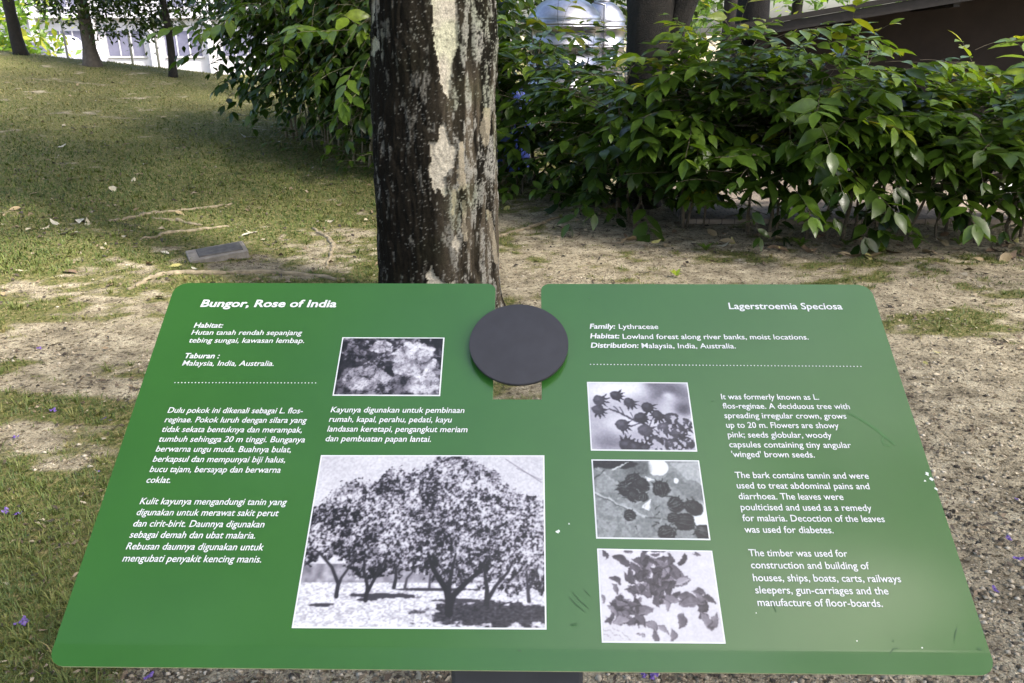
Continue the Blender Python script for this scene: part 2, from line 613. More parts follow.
Va, Ta, ta = crumbs(80000, 1.35, 7.5, 1.9, 0.0016, 0.011, lambda d, x, y: 0.9 * (1 - d) ** 2)
me = mesh_arrays('gravel', Va, Ta, False, {'shade': ('FLOAT', ta)})
m, nt, b, out = new_mat('soil_crumb')
a = nd(nt, 'ShaderNodeAttribute', attribute_name='shade')
r = ramp(nt, a.outputs['Fac'], [(0.0, (0.03, 0.024, 0.016)), (0.22, (0.12, 0.098, 0.066)), (0.6, (0.26, 0.215, 0.15)), (1.0, (0.42, 0.37, 0.29))])
nt.links.new(r.outputs[0], b.inputs['Base Color'])
b.inputs['Roughness'].default_value = 0.95
tag(link('gravel', me, None, [m]), 'loose sandy crumbs and grit on the bare soil', 'gravel', kind='stuff')

# shreds of old leaves and bark (uncountable)
def shreds(n, y0, y1, power):
    x, y = frustum_points(n, y0, y1, power)
    k = rng.random(n) < .12 + .88 * sstep(.46, .62, fbm(x * 1.7, y * 2.2, 131, 5, .65))
    x, y = x[k], y[k]; n = len(x)
    z = ground_z(x, y) + .004 + .006 * rng.random(n)
    L = (.004 + .013 * rng.random(n) ** 2.5) * np.clip(np.hypot(x, y) / 3.5, 1, 2.2)
    th = rng.random(n) * 6.283
    c, s_ = np.cos(th), np.sin(th)
    base = np.array([[-1, 0, 0], [-.2, -.38, .12], [1, .05, .05], [.1, .40, .2]])
    J = base[None] * (.6 + .8 * rng.random((n, 4, 1)))
    X = J[..., 0] * c[:, None] - J[..., 1] * s_[:, None]
    Y = J[..., 0] * s_[:, None] + J[..., 1] * c[:, None]
    Z = J[..., 2] + rng.normal(0, .25, (n, 4))
    V = np.stack([x, y, z], 1)[:, None] + np.stack([X, Y, Z], -1) * L[:, None, None]
    Q = np.arange(n)[:, None] * 4 + np.arange(4)[None]
    return V.reshape(-1, 3), Q, np.repeat(rng.random(n), 4)


Vs, Qs, ts = shreds(62000, 1.35, 14.0, 1.6)
me = mesh_arrays('leaf_litter', Vs, Qs, False, {'shade': ('FLOAT', ts)})
m, nt, b, out = new_mat('litter_shred')
a = nd(nt, 'ShaderNodeAttribute', attribute_name='shade')
r = ramp(nt, a.outputs['Fac'], [(0.0, (0.020, 0.015, 0.010)), (0.45, (0.065, 0.045, 0.028)), (0.8, (0.17, 0.125, 0.075)), (1.0, (0.36, 0.31, 0.22))])
nt.links.new(r.outputs[0], b.inputs['Base Color'])
b.inputs['Roughness'].default_value = 0.8
tag(link('leaf_litter', me, None, [m]), 'brown shreds of old leaves and bark strewn over soil and grass', 'leaf litter', kind='stuff')
# ------------------------------------------------------------------ the information board
BR = Matrix(((0.99988, 0.0116, -0.00997), (-0.00355, 0.80999, 0.58643), (0.01488, -0.58633, 0.80994)))
BT = Vector((0.00749, -0.41638, -1.00952))
CAMM = Matrix.Translation((0, 0, CAM_H)) @ Matrix.Rotation(R(90 - PITCH), 4, 'X')
BOARD = CAMM @ (Matrix.Translation(BT) @ BR.to_4x4())
PH, PW = 0.6373, 0.6

m, nt, b, out = new_mat('green_panel_print')
n = noise(nt, 3.0, 5, 0.6)
r = ramp(nt, n.outputs[0], [(0.3, (0.022, 0.092, 0.014)), (0.7, (0.029, 0.110, 0.018))])
fine = noise(nt, 24.0, 8, 0.75)
fr = ramp(nt, fine.outputs[0], [(0.66, (0, 0, 0)), (0.90, (0.10, 0.10, 0.10))])
nt.links.new(mix(nt, fr.outputs[0], r.outputs[0], (0.085, 0.16, 0.08)), b.inputs['Base Color'])
sm = noise(nt, 5.0, 6, 0.65)
rr = ramp(nt, sm.outputs[0], [(0.3, (0.30, 0.30, 0.30)), (0.7, (0.40, 0.40, 0.40))])
nt.links.new(rr.outputs[0], b.inputs['Roughness'])
b.inputs['Specular IOR Level'].default_value = 0.30
b.inputs['Coat Weight'].default_value = 0.34
b.inputs['Coat IOR'].default_value = 1.6
b.inputs['Coat Roughness'].default_value = 0.15
bn = noise(nt, 260.0, 2)
bump(nt, b, bn.outputs[0], 0.05, 0.0004)
M_panel = m
M_edge = simple_mat('panel_cut_edge', (0.42, 0.45, 0.26), 0.6, var=0.15)
M_white = simple_mat('white_print', (0.60, 0.61, 0.60), 0.4, var=0.04, scale=40, bumpk=0)
M_disc = simple_mat('dark_slate_metal', (0.017, 0.0168, 0.021), 0.48, var=0.22, scale=30, bumpk=0.12, bdist=0.0006)
M_post = simple_mat('dark_blue_grey_steel', (0.035, 0.037, 0.046), 0.45, var=0.15, scale=12, bumpk=0.1, bdist=0.001)


def arc(cx, cy, r, a0, a1, n=8):
    return [(cx + r * math.cos(R(a0 + (a1 - a0) * i / n)), cy + r * math.sin(R(a0 + (a1 - a0) * i / n))) for i in range(n + 1)]


rc, ri = 0.0235, 0.015
outline = (arc(-PW + rc, rc, rc, 180, 270) + arc(PW - rc, rc, rc, 270, 360) + arc(PW - rc, PH - rc, rc, 0, 90)
           + arc(0.0352 + ri, PH - ri, ri, 90, 180) + [(0.0342, 0.4025), (-0.0420, 0.4025)]
           + arc(-0.0432 - ri, PH - ri, ri, 0, 90) + arc(-PW + rc, PH - rc, rc, 90, 180))
bm = bmesh.new()
vs = [bm.verts.new((x, y, 0)) for x, y in outline]
bm.faces.new(vs)
for k in range(9):
    yc = 0.034 - 0.003 * k
    bmesh.ops.bisect_plane(bm, geom=bm.verts[:] + bm.edges[:] + bm.faces[:], plane_co=(0, yc, 0), plane_no=(0, 1, 0))
for v in bm.verts:
    t = max(0.0, 0.031 - v.co.y)
    v.co.z += 0.13 * max(0.0, t - 0.006) + 0.13 * min(t, 0.006) ** 2 / 0.012
top = bm.faces[:]
for f_ in top:
    if f_.normal.z < 0: f_.normal_flip()
ret = bmesh.ops.extrude_face_region(bm, geom=top)
down = [e for e in ret['geom'] if isinstance(e, bmesh.types.BMVert)]
bmesh.ops.translate(bm, verts=down, vec=(0, 0, -0.004))
bmesh.ops.recalc_face_normals(bm, faces=bm.faces[:])
for f_ in bm.faces:
    f_.material_index = 1 if abs(f_.normal.z) < 0.5 else 0
    f_.smooth = False

board = thing('information_board', 'slanted green information board with white lettering and grey photos in front of the mottled tree', 'sign')
board.matrix_world = BOARD
bm_obj('panel', bm, [M_panel, M_edge], board)

# disc over the notch
bm = bmesh.new()
bmesh.ops.create_cone(bm, cap_ends=True, segments=96, radius1=0.080, radius2=0.080, depth=0.005)
bmesh.ops.bevel(bm, geom=[e for e in bm.edges if len(e.link_faces) == 2 and abs(e.calc_face_angle()) > 1], offset=0.0008, segments=2, affect='EDGES')
disc = bm_obj('disc', bm, M_disc, board)
disc.location = (-0.0022, 0.5005, 0.0125)
for s in (-1, 1):
    bm = bmesh.new()
    bmesh.ops.create_cone(bm, cap_ends=True, segments=20, radius1=0.008, radius2=0.008, depth=0.0098)
    o = bm_obj('spacer', bm, M_post, board)
    o.location = (-0.0022 + s * 0.058, 0.5005, 0.0051)

# post: flat column under the panel, foot plate, fixing plate under the panel
inv = BOARD.inverted()
post_root = board
p0 = BOARD @ Vector((-0.002, 0.10, -0.004))
bm = bmesh.new()
by = (BOARD @ Vector((0, 0, 0))).y
add_box(bm, (p0.x, by + 0.075, 0.39), (0.172, 0.11, 0.80), bev=0.006)
o = bm_obj('post', bm, M_post)
o.parent = board; o.matrix_parent_inverse = BOARD.inverted()
bm = bmesh.new()
add_box(bm, (p0.x, by + 0.075, 0.004), (0.30, 0.24, 0.012), bev=0.003)
o = bm_obj('foot_plate', bm, M_post)
o.parent = board; o.matrix_parent_inverse = BOARD.inverted()
bm = bmesh.new()
add_box(bm, (-0.002, 0.225, -0.0125), (0.30, 0.32, 0.016), bev=0.002)
bm_obj('fixing_plate', bm, M_post, board)

# ---- lettering
_cap = {}


def text_mesh(s, bold):
    cu = bpy.data.curves.new('letters', 'FONT')
    cu.body = s
    cu.size = 1.0
    cu.resolution_u = 3
    cu.offset = bold
    cu.fill_mode = 'FRONT'
    ob = bpy.data.objects.new('letters', cu)
    C.objects.link(ob)
    dg = bpy.context.evaluated_depsgraph_get()
    me_ = bpy.data.meshes.new_from_object(ob.evaluated_get(dg))
    n_ = len(me_.vertices)
    co = np.empty(n_ * 3); me_.vertices.foreach_get('co', co)
    faces = [tuple(p.vertices) for p in me_.polygons]
    bpy.data.objects.remove(ob); bpy.data.curves.remove(cu); bpy.data.meshes.remove(me_)
    return co.reshape(-1, 3), faces


CAPH = np.ptp(text_mesh('H', 0.0)[0][:, 1])


def lettering(lines, parent, label=None):
    """lines: (text, x0, x1, baseline, cap height, italic, bold)"""
    V, Fc = [], []
    off = 0
    for (s, x0, x1, y, cap, it, bo) in lines:
        co, fs = text_mesh(s, bo)
        x = co[:, 0]; yy = co[:, 1]
        sy = cap / CAPH
        lo, hi = x.min(), x.max()
        sx = (x1 - x0) / (hi - lo)
        X_ = x * sx + it * yy * sy
        X_ = x0 + (X_ - X_.min()) * (x1 - x0) / (X_.max() - X_.min())
        P = np.stack([X_, y + yy * sy, np.full(len(x), 0.0007)], 1)
        V.append(P)
        Fc += [tuple(i + off for i in f_) for f_ in fs]
        off += len(P)
    me_ = bpy.data.meshes.new('lettering')
    me_.from_pydata(np.concatenate(V).tolist(), [], Fc)
    me_.update()
    o_ = link('lettering', me_, parent, [M_white])
    if label: o_['label'] = label
    return o_


def dots(x0, x1, y0, y1, n, r, parent):
    bm = bmesh.new()
    for i in range(n):
        t = i / (n - 1)
        bmesh.ops.create_circle(bm, cap_ends=True, segments=10, radius=r, matrix=Matrix.Translation((x0 + (x1 - x0) * t, y0 + (y1 - y0) * t, 0.0007)))
    return bm_obj('dotted_line', bm, M_white, parent)


c1, it = 0.0098, 0.16
B0, B1, BT_ = 0.008, 0.020, 0.024
lettering([('Bungor, Rose of India', -.5444, -.3125, .5843, .0148, it, BT_)], board)
lettering([('Habitat:', -.5446, -.4960, .5400, c1, it, B1), ('Hutan tanah rendah sepanjang', -.5452, -.3611, .5252, c1, it, B0),
           ('tebing sungai, kawasan lembap.', -.5450, -.3547, .5091, c1, it, B0)], board)
lettering([('Taburan :', -.5445, -.4877, .4779, c1, it, B1), ('Malaysia, India, Australia.', -.5448, -.3963, .4634, c1, it, B0)], board)
dots(-.5475, -.3235, .4306, .4312, 42, .0010, board)
lettering([('Dulu pokok ini dikenali sebagai L. flos-', -.5450, -.3349, .3752, c1, it, B0), ('reginae. Pokok luruh dengan silara yang', -.5450, -.3261, .3584, c1, it, B0),
           ('tidak sekata bentuknya dan merampak,', -.5448, -.3308, .3415, c1, it, B0), ('tumbuh sehingga 20 m tinggi. Bunganya', -.5448, -.3234, .3247, c1, it, B0),
           ('berwarna ungu muda. Buahnya bulat,', -.5448, -.3415, .3078, c1, it, B0), ('berkapsul dan mempunyai biji halus,', -.5447, -.3471, .2909, c1, it, B0),
           ('bucu tajam, bersayap dan berwarna', -.5447, -.3511, .2741, c1, it, B0), ('coklat.', -.5447, -.5094, .2567, c1, it, B0)], board)
lettering([('Kulit kayunya mengandungi tanin yang', -.5448, -.3329, .2231, c1, it, B0), ('digunakan untuk merawat sakit perut', -.5446, -.3416, .2062, c1, it, B0),
           ('dan cirit-birit. Daunnya digunakan', -.5445, -.3586, .1892, c1, it, B0), ('sebagai demah dan ubat malaria.', -.5447, -.3680, .1727, c1, it, B0),
           ('Rebusan daunnya digunakan untuk', -.5447, -.3532, .1557, c1, it, B0), ('mengubati penyakit kencing manis.', -.5445, -.3528, .1384, c1, it, B0)], board)
lettering([('Kayunya digunakan untuk pembinaan', -.2920, -.0853, .3775, c1, it, B0), ('rumah, kapal, perahu, pedati, kayu', -.2922, -.1036, .3606, c1, it, B0),
           ('landasan keretapi, pengangkut meriam', -.2924, -.0790, .3437, c1, it, B0), ('dan pembuatan papan lantai.', -.2925, -.1332, .3269, c1, it, B0)], board)
lettering([('Lagerstroemia Speciosa', .3512, .5412, .5826, .0132, 0, 0.013)], board)
lettering([('Family:', .1150, .1574, .5405, c1, it, B1), ('Lythraceae', .1633, .2283, .5402, c1, 0, B0),
           ('Habitat:', .1149, .1630, .5207, c1, it, B1), ('Lowland forest along river banks, moist locations.', .1682, .4714, .5197, c1, 0, B0),
           ('Distribution:', .1150, .1930, .5018, c1, it, B1), ('Malaysia, India, Australia.', .1978, .3502, .5013, c1, 0, B0)], board)
dots(.1130, .5430, .4688, .4669, 80, .0010, board)
lettering([('It was formerly known as L.', .3130, .4639, .4043, c1, 0, B0), ('flos-reginae. A deciduous tree with', .3131, .5075, .3876, c1, 0, B0),
           ('spreading irregular crown, grows', .3131, .4983, .3705, c1, 0, B0), ('up to 20 m. Flowers are showy', .3134, .4831, .3538, c1, 0, B0),
           ('pink; seeds globular, woody', .3134, .4688, .3371, c1, 0, B0), ('capsules containing tiny angular', .3131, .4940, .3204, c1, 0, B0),
           ("'winged' brown seeds.", .3143, .4363, .3041, c1, 0, B0)], board)
lettering([('The bark contains tannin and were', .3142, .5073, .2701, c1, 0, B0), ('used to treat abdominal pains and', .3141, .5043, .2536, c1, 0, B0),
           ('diarrhoea. The leaves were', .3142, .4632, .2368, c1, 0, B0), ('poulticised and used as a remedy', .3145, .4991, .2200, c1, 0, B0),
           ('for malaria. Decoction of the leaves', .3145, .5130, .2035, c1, 0, B0), ('was used for diabetes.', .3146, .4378, .1865, c1, 0, B0)], board)
lettering([('The timber was used for', .3151, .4494, .1527, c1, 0, B0), ('construction and building of', .3153, .4748, .1356, c1, 0, B0),
           ('houses, ships, boats, carts, railways', .3153, .5125, .1181, c1, 0, B0), ('sleepers, gun-carriages and the', .3154, .4915, .1015, c1, 0, B0),
           ('manufacture of floor-boards.', .3157, .4795, .0849, c1, 0, B0)], board)

# ---- the grey photos printed on the board, painted here point by point
class Paint:
    def __init__(s, w, h, base, seed):
        s.w, s.h = w, h
        s.U, s.V = np.meshgrid((np.arange(w) + .5) / w, (np.arange(h) + .5) / h)   # u right, v down
        s.A = np.full((h, w), float(base))
        s.asp = h / w
        s.seed = seed
        s.rg = np.random.default_rng(seed)

    def n(s, fx, fy=None, k=0, oct=3, gain=.5):
        return fbm(s.U * fx, s.V * (fy or fx) * (s.asp if fy is None else 1), s.seed + k, oct, gain)

    def put(s, mask, val):
        s.A = s.A * (1 - mask) + val * mask

    def blob(s, u, v, ru, rv, val, soft=.25, ang=0.0, a=1.0):
        du, dv = s.U - u, (s.V - v) * s.asp
        c_, s_ = math.cos(ang), math.sin(ang)
        x = (du * c_ + dv * s_) / ru
        y = (-du * s_ + dv * c_) / (rv * s.asp)
        d = np.sqrt(x * x + y * y)
        s.put(a * (1 - sstep(1 - soft, 1 + soft, d)), val)

    def line(s, pts, w0, w1, val, a=1.0):
        best = np.full(s.A.shape, 9.0)
        n_ = len(pts) - 1
        for i in range(n_):
            (u0, v0), (u1, v1) = pts[i], pts[i + 1]
            dx, dy = u1 - u0, (v1 - v0) * s.asp
            t = np.clip(((s.U - u0) * dx + (s.V - v0) * s.asp * dy) / (dx * dx + dy * dy + 1e-12), 0, 1)
            d = np.hypot(s.U - u0 - t * dx, (s.V - v0) * s.asp - t * dy)
            w = w0 + (w1 - w0) * (i + t) / n_
            best = np.minimum(best, d - w)
        px = 0.7 / s.w
        s.put(a * (1 - sstep(-px, px, best)), val)

    def poly(s, pts, val, a=1.0):
        ins = np.zeros(s.A.shape, bool)
        n_ = len(pts)
        for i in range(n_):
            (x0, y0), (x1, y1) = pts[i], pts[(i + 1) % n_]
            cond = (y0 > s.V) != (y1 > s.V)
            ins ^= cond & (s.U < (x1 - x0) * (s.V - y0) / (y1 - y0 + 1e-12) + x0)
        s.put(a * ins, val)

    def blur(s, k=1):
        for _ in range(k):
            P = np.pad(s.A, 1, mode='edge')
            s.A = (P[:-2, 1:-1] + P[2:, 1:-1] + P[1:-1, :-2] + P[1:-1, 2:] + 2 * s.A) / 6

    def warp(s, amp, f, k=50):
        du = (s.n(f, k=k, oct=3) - .5) * 2 * amp * s.w
        dv = (s.n(f, k=k + 7, oct=3) - .5) * 2 * amp * s.w
        yi = np.clip(np.round(np.arange(s.h)[:, None] + dv), 0, s.h - 1).astype(int)
        xi = np.clip(np.round(np.arange(s.w)[None] + du), 0, s.w - 1).astype(int)
        s.A = s.A[yi, xi]

    def contrast(s, k, mid=.5):
        s.A = np.clip(mid + (s.A - mid) * k, 0.06, .93)


def to_print(p, quad, tint, parent):
    """white bordered print plate with the painted picture on it; quad = TL TR BR BL in board metres"""
    q = np.array(quad)
    bm = bmesh.new()
    tv = [bm.verts.new((x, y, 0.0006)) for x, y in q]
    bv = [bm.verts.new((x, y, 0.00005)) for x, y in q]
    bm.faces.new(tv)
    for i in range(4):
        bm.faces.new((tv[i], bv[i], bv[(i + 1) % 4], tv[(i + 1) % 4]))
    bmesh.ops.recalc_face_normals(bm, faces=bm.faces[:])
    plate = bm_obj('photo_print', bm, M_white, parent)
    c0 = q.mean(0)
    W_ = abs(q[1, 0] - q[0, 0])
    k = 1 - 0.0042 / W_
    wv, hv = p.w + 1, p.h + 1
    U, V_ = np.meshgrid(np.linspace(0, 1, p.w), np.linspace(0, 1, p.h))
    P = ((1 - U) * (1 - V_))[..., None] * q[0] + (U * (1 - V_))[..., None] * q[1] + (U * V_)[..., None] * q[2] + ((1 - U) * V_)[..., None] * q[3]
    bord = 0.0020
    P = c0 + (P - c0) * np.array([1 - 2 * bord / abs(q[1, 0] - q[0, 0]), 1 - 2 * bord / abs(q[0, 1] - q[3, 1])])
    verts = np.concatenate([P.reshape(-1, 2), np.full((p.w * p.h, 1), 0.0010)], 1)
    ii = np.arange(p.w * p.h).reshape(p.h, p.w)
    fq = np.stack([ii[1:, :-1], ii[1:, 1:], ii[:-1, 1:], ii[:-1, :-1]], -1).reshape(-1, 4)
    A = p.A
    col = A[..., None] + tint[None, None] * (4 * A * (1 - A))[..., None]
    col = np.clip(col, 0, 1) ** 2.2 * .66
    me_ = mesh_arrays('picture', verts, fq, False, {'ink': ('FLOAT_COLOR', col.reshape(-1, 3))})
    link('picture', me_, plate, [M_ink])
    return plate


m, nt, b, out = new_mat('printed_ink')
a = nd(nt, 'ShaderNodeAttribute', attribute_name='ink')
nt.links.new(a.outputs['Color'], b.inputs['Base Color'])
b.inputs['Roughness'].default_value = 0.35
M_ink = m
violet = np.array([0.004, -0.012, 0.022])
greenish = np.array([-0.012, 0.006, 0.004])

# 1. grove of trees in a lawn
p = Paint(330, 250, .80, 11)
p.A = .82 + .10 * (p.n(4, k=1) - .5) + .16 * (p.n(150, k=2, oct=2) - .5) - .05 * (1 - p.V)
sil = np.interp(p.U[0], [0, .05, .12, .2, .27, .31, .36, .4, .46, .5, .55, .6, .66, .7, .76, .8, .85, .92, .97, 1],
                [.35, .27, .18, .15, .18, .08, .08, .11, .08, .03, .00, -.02, .0, .05, .08, .13, .20, .24, .28, .27])
edge = sil[None] + .07 * (p.n(28, k=3, oct=4, gain=.7) - .5) + .05 * (p.n(90, k=4, oct=2) - .5)
bot = np.interp(p.U[0], [0, .06, .12, .2, .3, .4, .5, .6, .7, .8, .9, 1], [.70, .64, .65, .70, .76, .75, .74, .76, .76, .76, .80, .80])
bedge = bot[None] + .16 * (p.n(9, k=5, oct=4, gain=.65) - .5) + .08 * (p.n(60, k=6, oct=2) - .5)
# far band behind the trunks
p.put(((p.V > .66) & (p.V < .765 + .01 * p.n(20, k=8))).astype(float) * .75, .52 + .5 * (p.n(40, 30, 9) - .5))
p.put((p.V > .765).astype(float), 0)
lawn = .80 + .5 * (p.n(120, 160, 10, 2) - .5)
p.put((p.V > .765).astype(float), lawn)
crown = ((p.V > edge) & (p.V < bedge)).astype(float)
holes = (p.n(34, k=12, oct=4, gain=.7) > .66 - .10 * sstep(.25, .0, p.V - edge)).astype(float)
tex = p.n(105, k=13, oct=3, gain=.8) + .35 * (p.n(14, k=14, oct=3) - .5) + .30 * (p.n(46, k=21, oct=2) - .5) + .06 * (p.U - .5) - .07 * sstep(.35, .75, p.V)
lv = np.clip(.45 + 2.1 * (tex - .50), .12, .82)
p.put(crown * (1 - holes * .55), lv)
sh = sstep(.50, .58, .62 * np.exp(-((p.U - .80) / .42) ** 2 - ((p.V - .93) / .085) ** 2) + .35 * p.n(26, 50, 15) + .12 * (p.n(120, 170, 18, 2) - .5))
p.put(sh * (p.V > .80), .20 + .30 * (p.n(110, 150, 16, 2) - .35))
for (u_, v_, ru_, rv_) in ((.35, .835, .17, .016), (.55, .80, .20, .010), (.10, .885, .05, .012), (.28, .855, .05, .010), (.66, .86, .12, .014)):
    mk = np.exp(-((p.U - u_) / ru_) ** 2 - ((p.V - v_) / rv_) ** 2) + .6 * (p.n(50, 90, 17) - .5)
    p.put(sstep(.42, .55, mk), .28)
for pts, w0, w1, vv in (([(.615, .925), (.613, .86), (.60, .80), (.555, .72), (.53, .66), (.515, .60)], .017, .006, .14), ([(.615, .90), (.63, .83), (.68, .76), (.73, .70), (.76, .62)], .015, .005, .16),
                        ([(.612, .87), (.61, .77), (.62, .68), (.63, .60)], .011, .004, .17), ([(.155, .84), (.155, .77), (.12, .68), (.06, .60), (.02, .57)], .009, .003, .22),
                        ([(.155, .80), (.165, .74), (.20, .66), (.215, .60)], .007, .003, .24), ([(.275, .86), (.278, .79), (.255, .70), (.25, .64)], .009, .004, .2),
                        ([(.275, .83), (.30, .75), (.33, .66), (.35, .58)], .008, .003, .2), ([(.385, .79), (.39, .74), (.385, .68)], .008, .005, .2), ([(.43, .79), (.435, .74), (.47, .68)], .006, .003, .3),
                        ([(.53, .79), (.53, .72)], .005, .004, .3), ([(.765, .875), (.765, .80), (.755, .72), (.75, .66)], .011, .004, .18), ([(.77, .85), (.80, .78), (.85, .70), (.87, .64)], .009, .003, .2),
                        ([(.935, .86), (.93, .79), (.925, .70)], .008, .004, .25), ([(.932, .80), (.955, .74), (.975, .66)], .006, .003, .25)):
    p.line(pts, w0, w1, vv)
p.line([(.83, .02), (.99, .17)], .0012, .0012, .35)
p.line([(.88, .08), (.99, .155)], .001, .001, .4)
p.blur(1); p.contrast(1.2, .52)
to_print(p, [(-.2955, .3034), (.0370, .3052), (.0368, .0520), (-.2955, .0510)], violet, board)

# 2. ruffled flowers
p = Paint(190, 126, .22, 23)
p.A = .22 + .35 * (p.n(7, k=1) - .5) + .25 * (p.n(22, k=2) - .5)
p.put(((p.U + p.V * .5) > 1.05) * (p.V < .35) * 1.0, .38 + .6 * (p.n(9, k=3) - .5))
p.blob(.08, .85, .13, .13, .42); p.blob(.10, .63, .06, .10, .50); p.blob(.24, .93, .1, .08, .48)


def petal_flower(p, u, v, r, n_, val, ang0=0.0, sq=.75):
    for k in range(n_):
        an = ang0 + k * 2 * math.pi / n_
        pu, pv = u + math.cos(an) * r * .62, v + math.sin(an) * r * .62 * sq / p.asp
        p.blob(pu, pv, r * .47, r * .40 / p.asp, val * .55, .18, an)
        p.blob(pu, pv, r * .42, r * .35 / p.asp, val + .12 * (p.rg.random() - .5), .22, an)
        for q_ in range(5):
            a2 = an + p.rg.normal(0, .55)
            p.blob(u + math.cos(a2) * r * .95, v + math.sin(a2) * r * .95 * sq / p.asp, r * .14, r * .12 / p.asp, val + .08, .3, a2)
    for q_ in range(14):
        a2 = p.rg.random() * 6.28; rr_ = r * (.3 + .5 * p.rg.random())
        p.line([(u + math.cos(a2) * r * .18, v + math.sin(a2) * r * .18 * sq / p.asp), (u + math.cos(a2) * rr_, v + math.sin(a2) * rr_ * sq / p.asp)], .0022, .001, val * .66, .7)
    p.blob(u, v, r * .17, r * .15 / p.asp, val * .62, .4)


petal_flower(p, .40, .17, .10, 5, .82, .4)
petal_flower(p, .10, .22, .085, 5, .50, .9)
petal_flower(p, .17, .32, .075, 5, .46, .1)
petal_flower(p, .27, .70, .17, 6, .66, .2)
p.blob(.27, .83, .15, .12, .88, .2, .1); p.blob(.43, .74, .09, .08, .86, .25)
petal_flower(p, .72, .42, .23, 6, .90, .35, .85)
petal_flower(p, .63, .82, .13, 5, .52, .5)
p.blob(.86, .86, .16, .15, .92, .3); p.blob(.92, .72, .05, .10, .85, .3)
petal_flower(p, .48, .36, .06, 5, .62, .7)
p.warp(.045, 8); p.warp(.020, 24, 70)
p.A = np.where(p.A < .35, p.A + .45 * sstep(.46, .62, p.n(20, k=30, oct=4, gain=.7)) * (p.n(6, k=31) > .42), p.A)
rd = np.abs(p.n(26, k=8, oct=3, gain=.7) - .5)
p.A -= .40 * sstep(.035, .0, rd) * (p.A > .4)
p.A -= .25 * sstep(.5, .68, p.n(17, k=9, oct=3))
p.A += .30 * (p.n(48, k=6, oct=3) - .5)
p.A *= .86
p.blur(1); p.contrast(1.1, .45)
to_print(p, [(-.2931, .5209), (-.1246, .5210), (-.1245, .4080), (-.2933, .4078)], violet, board)

# 3. star shaped seed pods on a branch against the light
p = Paint(170, 130, .85, 31)
p.A = .80 + .25 * (p.n(4, k=1) - .5)
for (u_, v_, ru_, rv_, val) in ((.66, .10, .10, .22, .20), (.83, .10, .12, .12, .32), (.94, .20, .10, .14, .42), (.80, .33, .14, .10, .72), (.80, .20, .05, .05, .85), (.93, .40, .08, .10, .28),
                                (.52, .25, .12, .14, .62), (.12, .70, .14, .22, .62), (.20, .90, .2, .1, .45), (.06, .5, .1, .2, .66), (.45, .78, .10, .10, .66), (.30, .62, .16, .1, .84), (.30, .1, .3, .12, .92)):
    p.blob(u_, v_, ru_, rv_, val, .9, 0, .9)
p.blur(5)
p.line([(.20, .40), (.30, .47), (.42, .56), (.55, .64), (.66, .76), (.74, .88)], .009, .012, .26)
for a_, b_ in (((.30, .47), (.24, .36)), ((.34, .50), (.30, .37)), ((.44, .57), (.40, .45)), ((.50, .61), (.40, .66)), ((.58, .67), (.62, .52))):
    p.line([a_, b_], .006, .005, .28)


def pod(u, v, r, ang, val=.22):
    p.blob(u, v, r, r / p.asp * .95, val, .08)
    p.blob(u - r * .25, v - r * .35, r * .5, r * .4 / p.asp, val + .14, .6, 0, .7)
    for k in range(5):
        an = ang + (k - 2) * .48
        c_, s_ = math.cos(an), math.sin(an)
        p.poly([(u + c_ * r * 1.9, v + s_ * r * 1.9 / p.asp), (u + math.cos(an + .3) * r * .85, v + math.sin(an + .3) * r * .85 / p.asp), (u + math.cos(an - .3) * r * .85, v + math.sin(an - .3) * r * .85 / p.asp)], val - .04)


for (u_, v_, r_, an) in ((.10, .27, .062, .3), (.27, .20, .055, .1), (.08, .42, .062, .9), (.40, .30, .055, .8), (.31, .64, .065, .55), (.57, .37, .060, .7), (.50, .53, .062, .3), (.66, .50, .060, .9),
                         (.53, .72, .070, .6), (.80, .55, .075, 1.2), (.92, .62, .07, .9), (.72, .68, .07, .4), (.85, .76, .07, .2), (.63, .87, .07, 2.2), (.78, .92, .08, .5), (.93, .90, .07, 3.5),
                         (.33, .93, .07, 5.2), (.42, .97, .06, 5.6), (.52, .98, .06, 4.9)):
    pod(u_, v_, r_, an, .18 + .10 * p.rg.random())
p.put((p.n(26, k=4, oct=3) > .60).astype(float) * (p.U > .55) * (p.V > .5), .70)
p.warp(.012, 18)
p.A += .10 * (p.n(70, k=5, oct=2) - .5)
p.blur(1); p.contrast(1.1)
to_print(p, [(.1058, .4354), (.2641, .4350), (.2643, .3129), (.1064, .3138)], np.array([0.0, -0.01, 0.035]), board)

# 4. ribbed capsules on a twig among leaves
p = Paint(170, 132, .55, 43)
p.A = .52 + .22 * (p.n(3, k=1) - .5) + .12 * (p.n(40, 6, 2) - .5)
p.poly([(0, .5), (.35, .62), (.5, .75), (.45, 1), (0, 1)], .50); p.poly([(.05, .20), (.28, .30), (.22, .44), (0, .42)], .56)
p.poly([(.72, .02), (1, .02), (1, .32), (.85, .22)], .66); p.poly([(.75, .15), (.98, .40), (1, .60), (.8, .42), (.62, .25)], .48)
p.blob(.61, .09, .10, .11, .93, .1); p.blob(.42, .1, .12, .12, .38, .5); p.blob(.95, .72, .08, .18, .88, .3); p.blob(.77, .27, .028, .032, .95, .2)
p.put((p.V > .5) * (p.U < .4) * 1.0 * (p.n(24, k=7) > .5), .58)
p.line([(.03, .10), (.12, .20), (.24, .33)], .012, .008, .62); p.line([(0, .25), (.10, .14)], .008, .006, .30)
p.line([(0, .44), (.20, .57), (.36, .68), (.46, .74)], .012, .016, .70); p.line([(0, .455), (.20, .59), (.36, .70)], .003, .004, .25)
p.line([(.46, .74), (.62, .76), (.72, .78)], .008, .005, .34); p.line([(.46, .74), (.50, .86), (.54, .92)], .010, .008, .45)


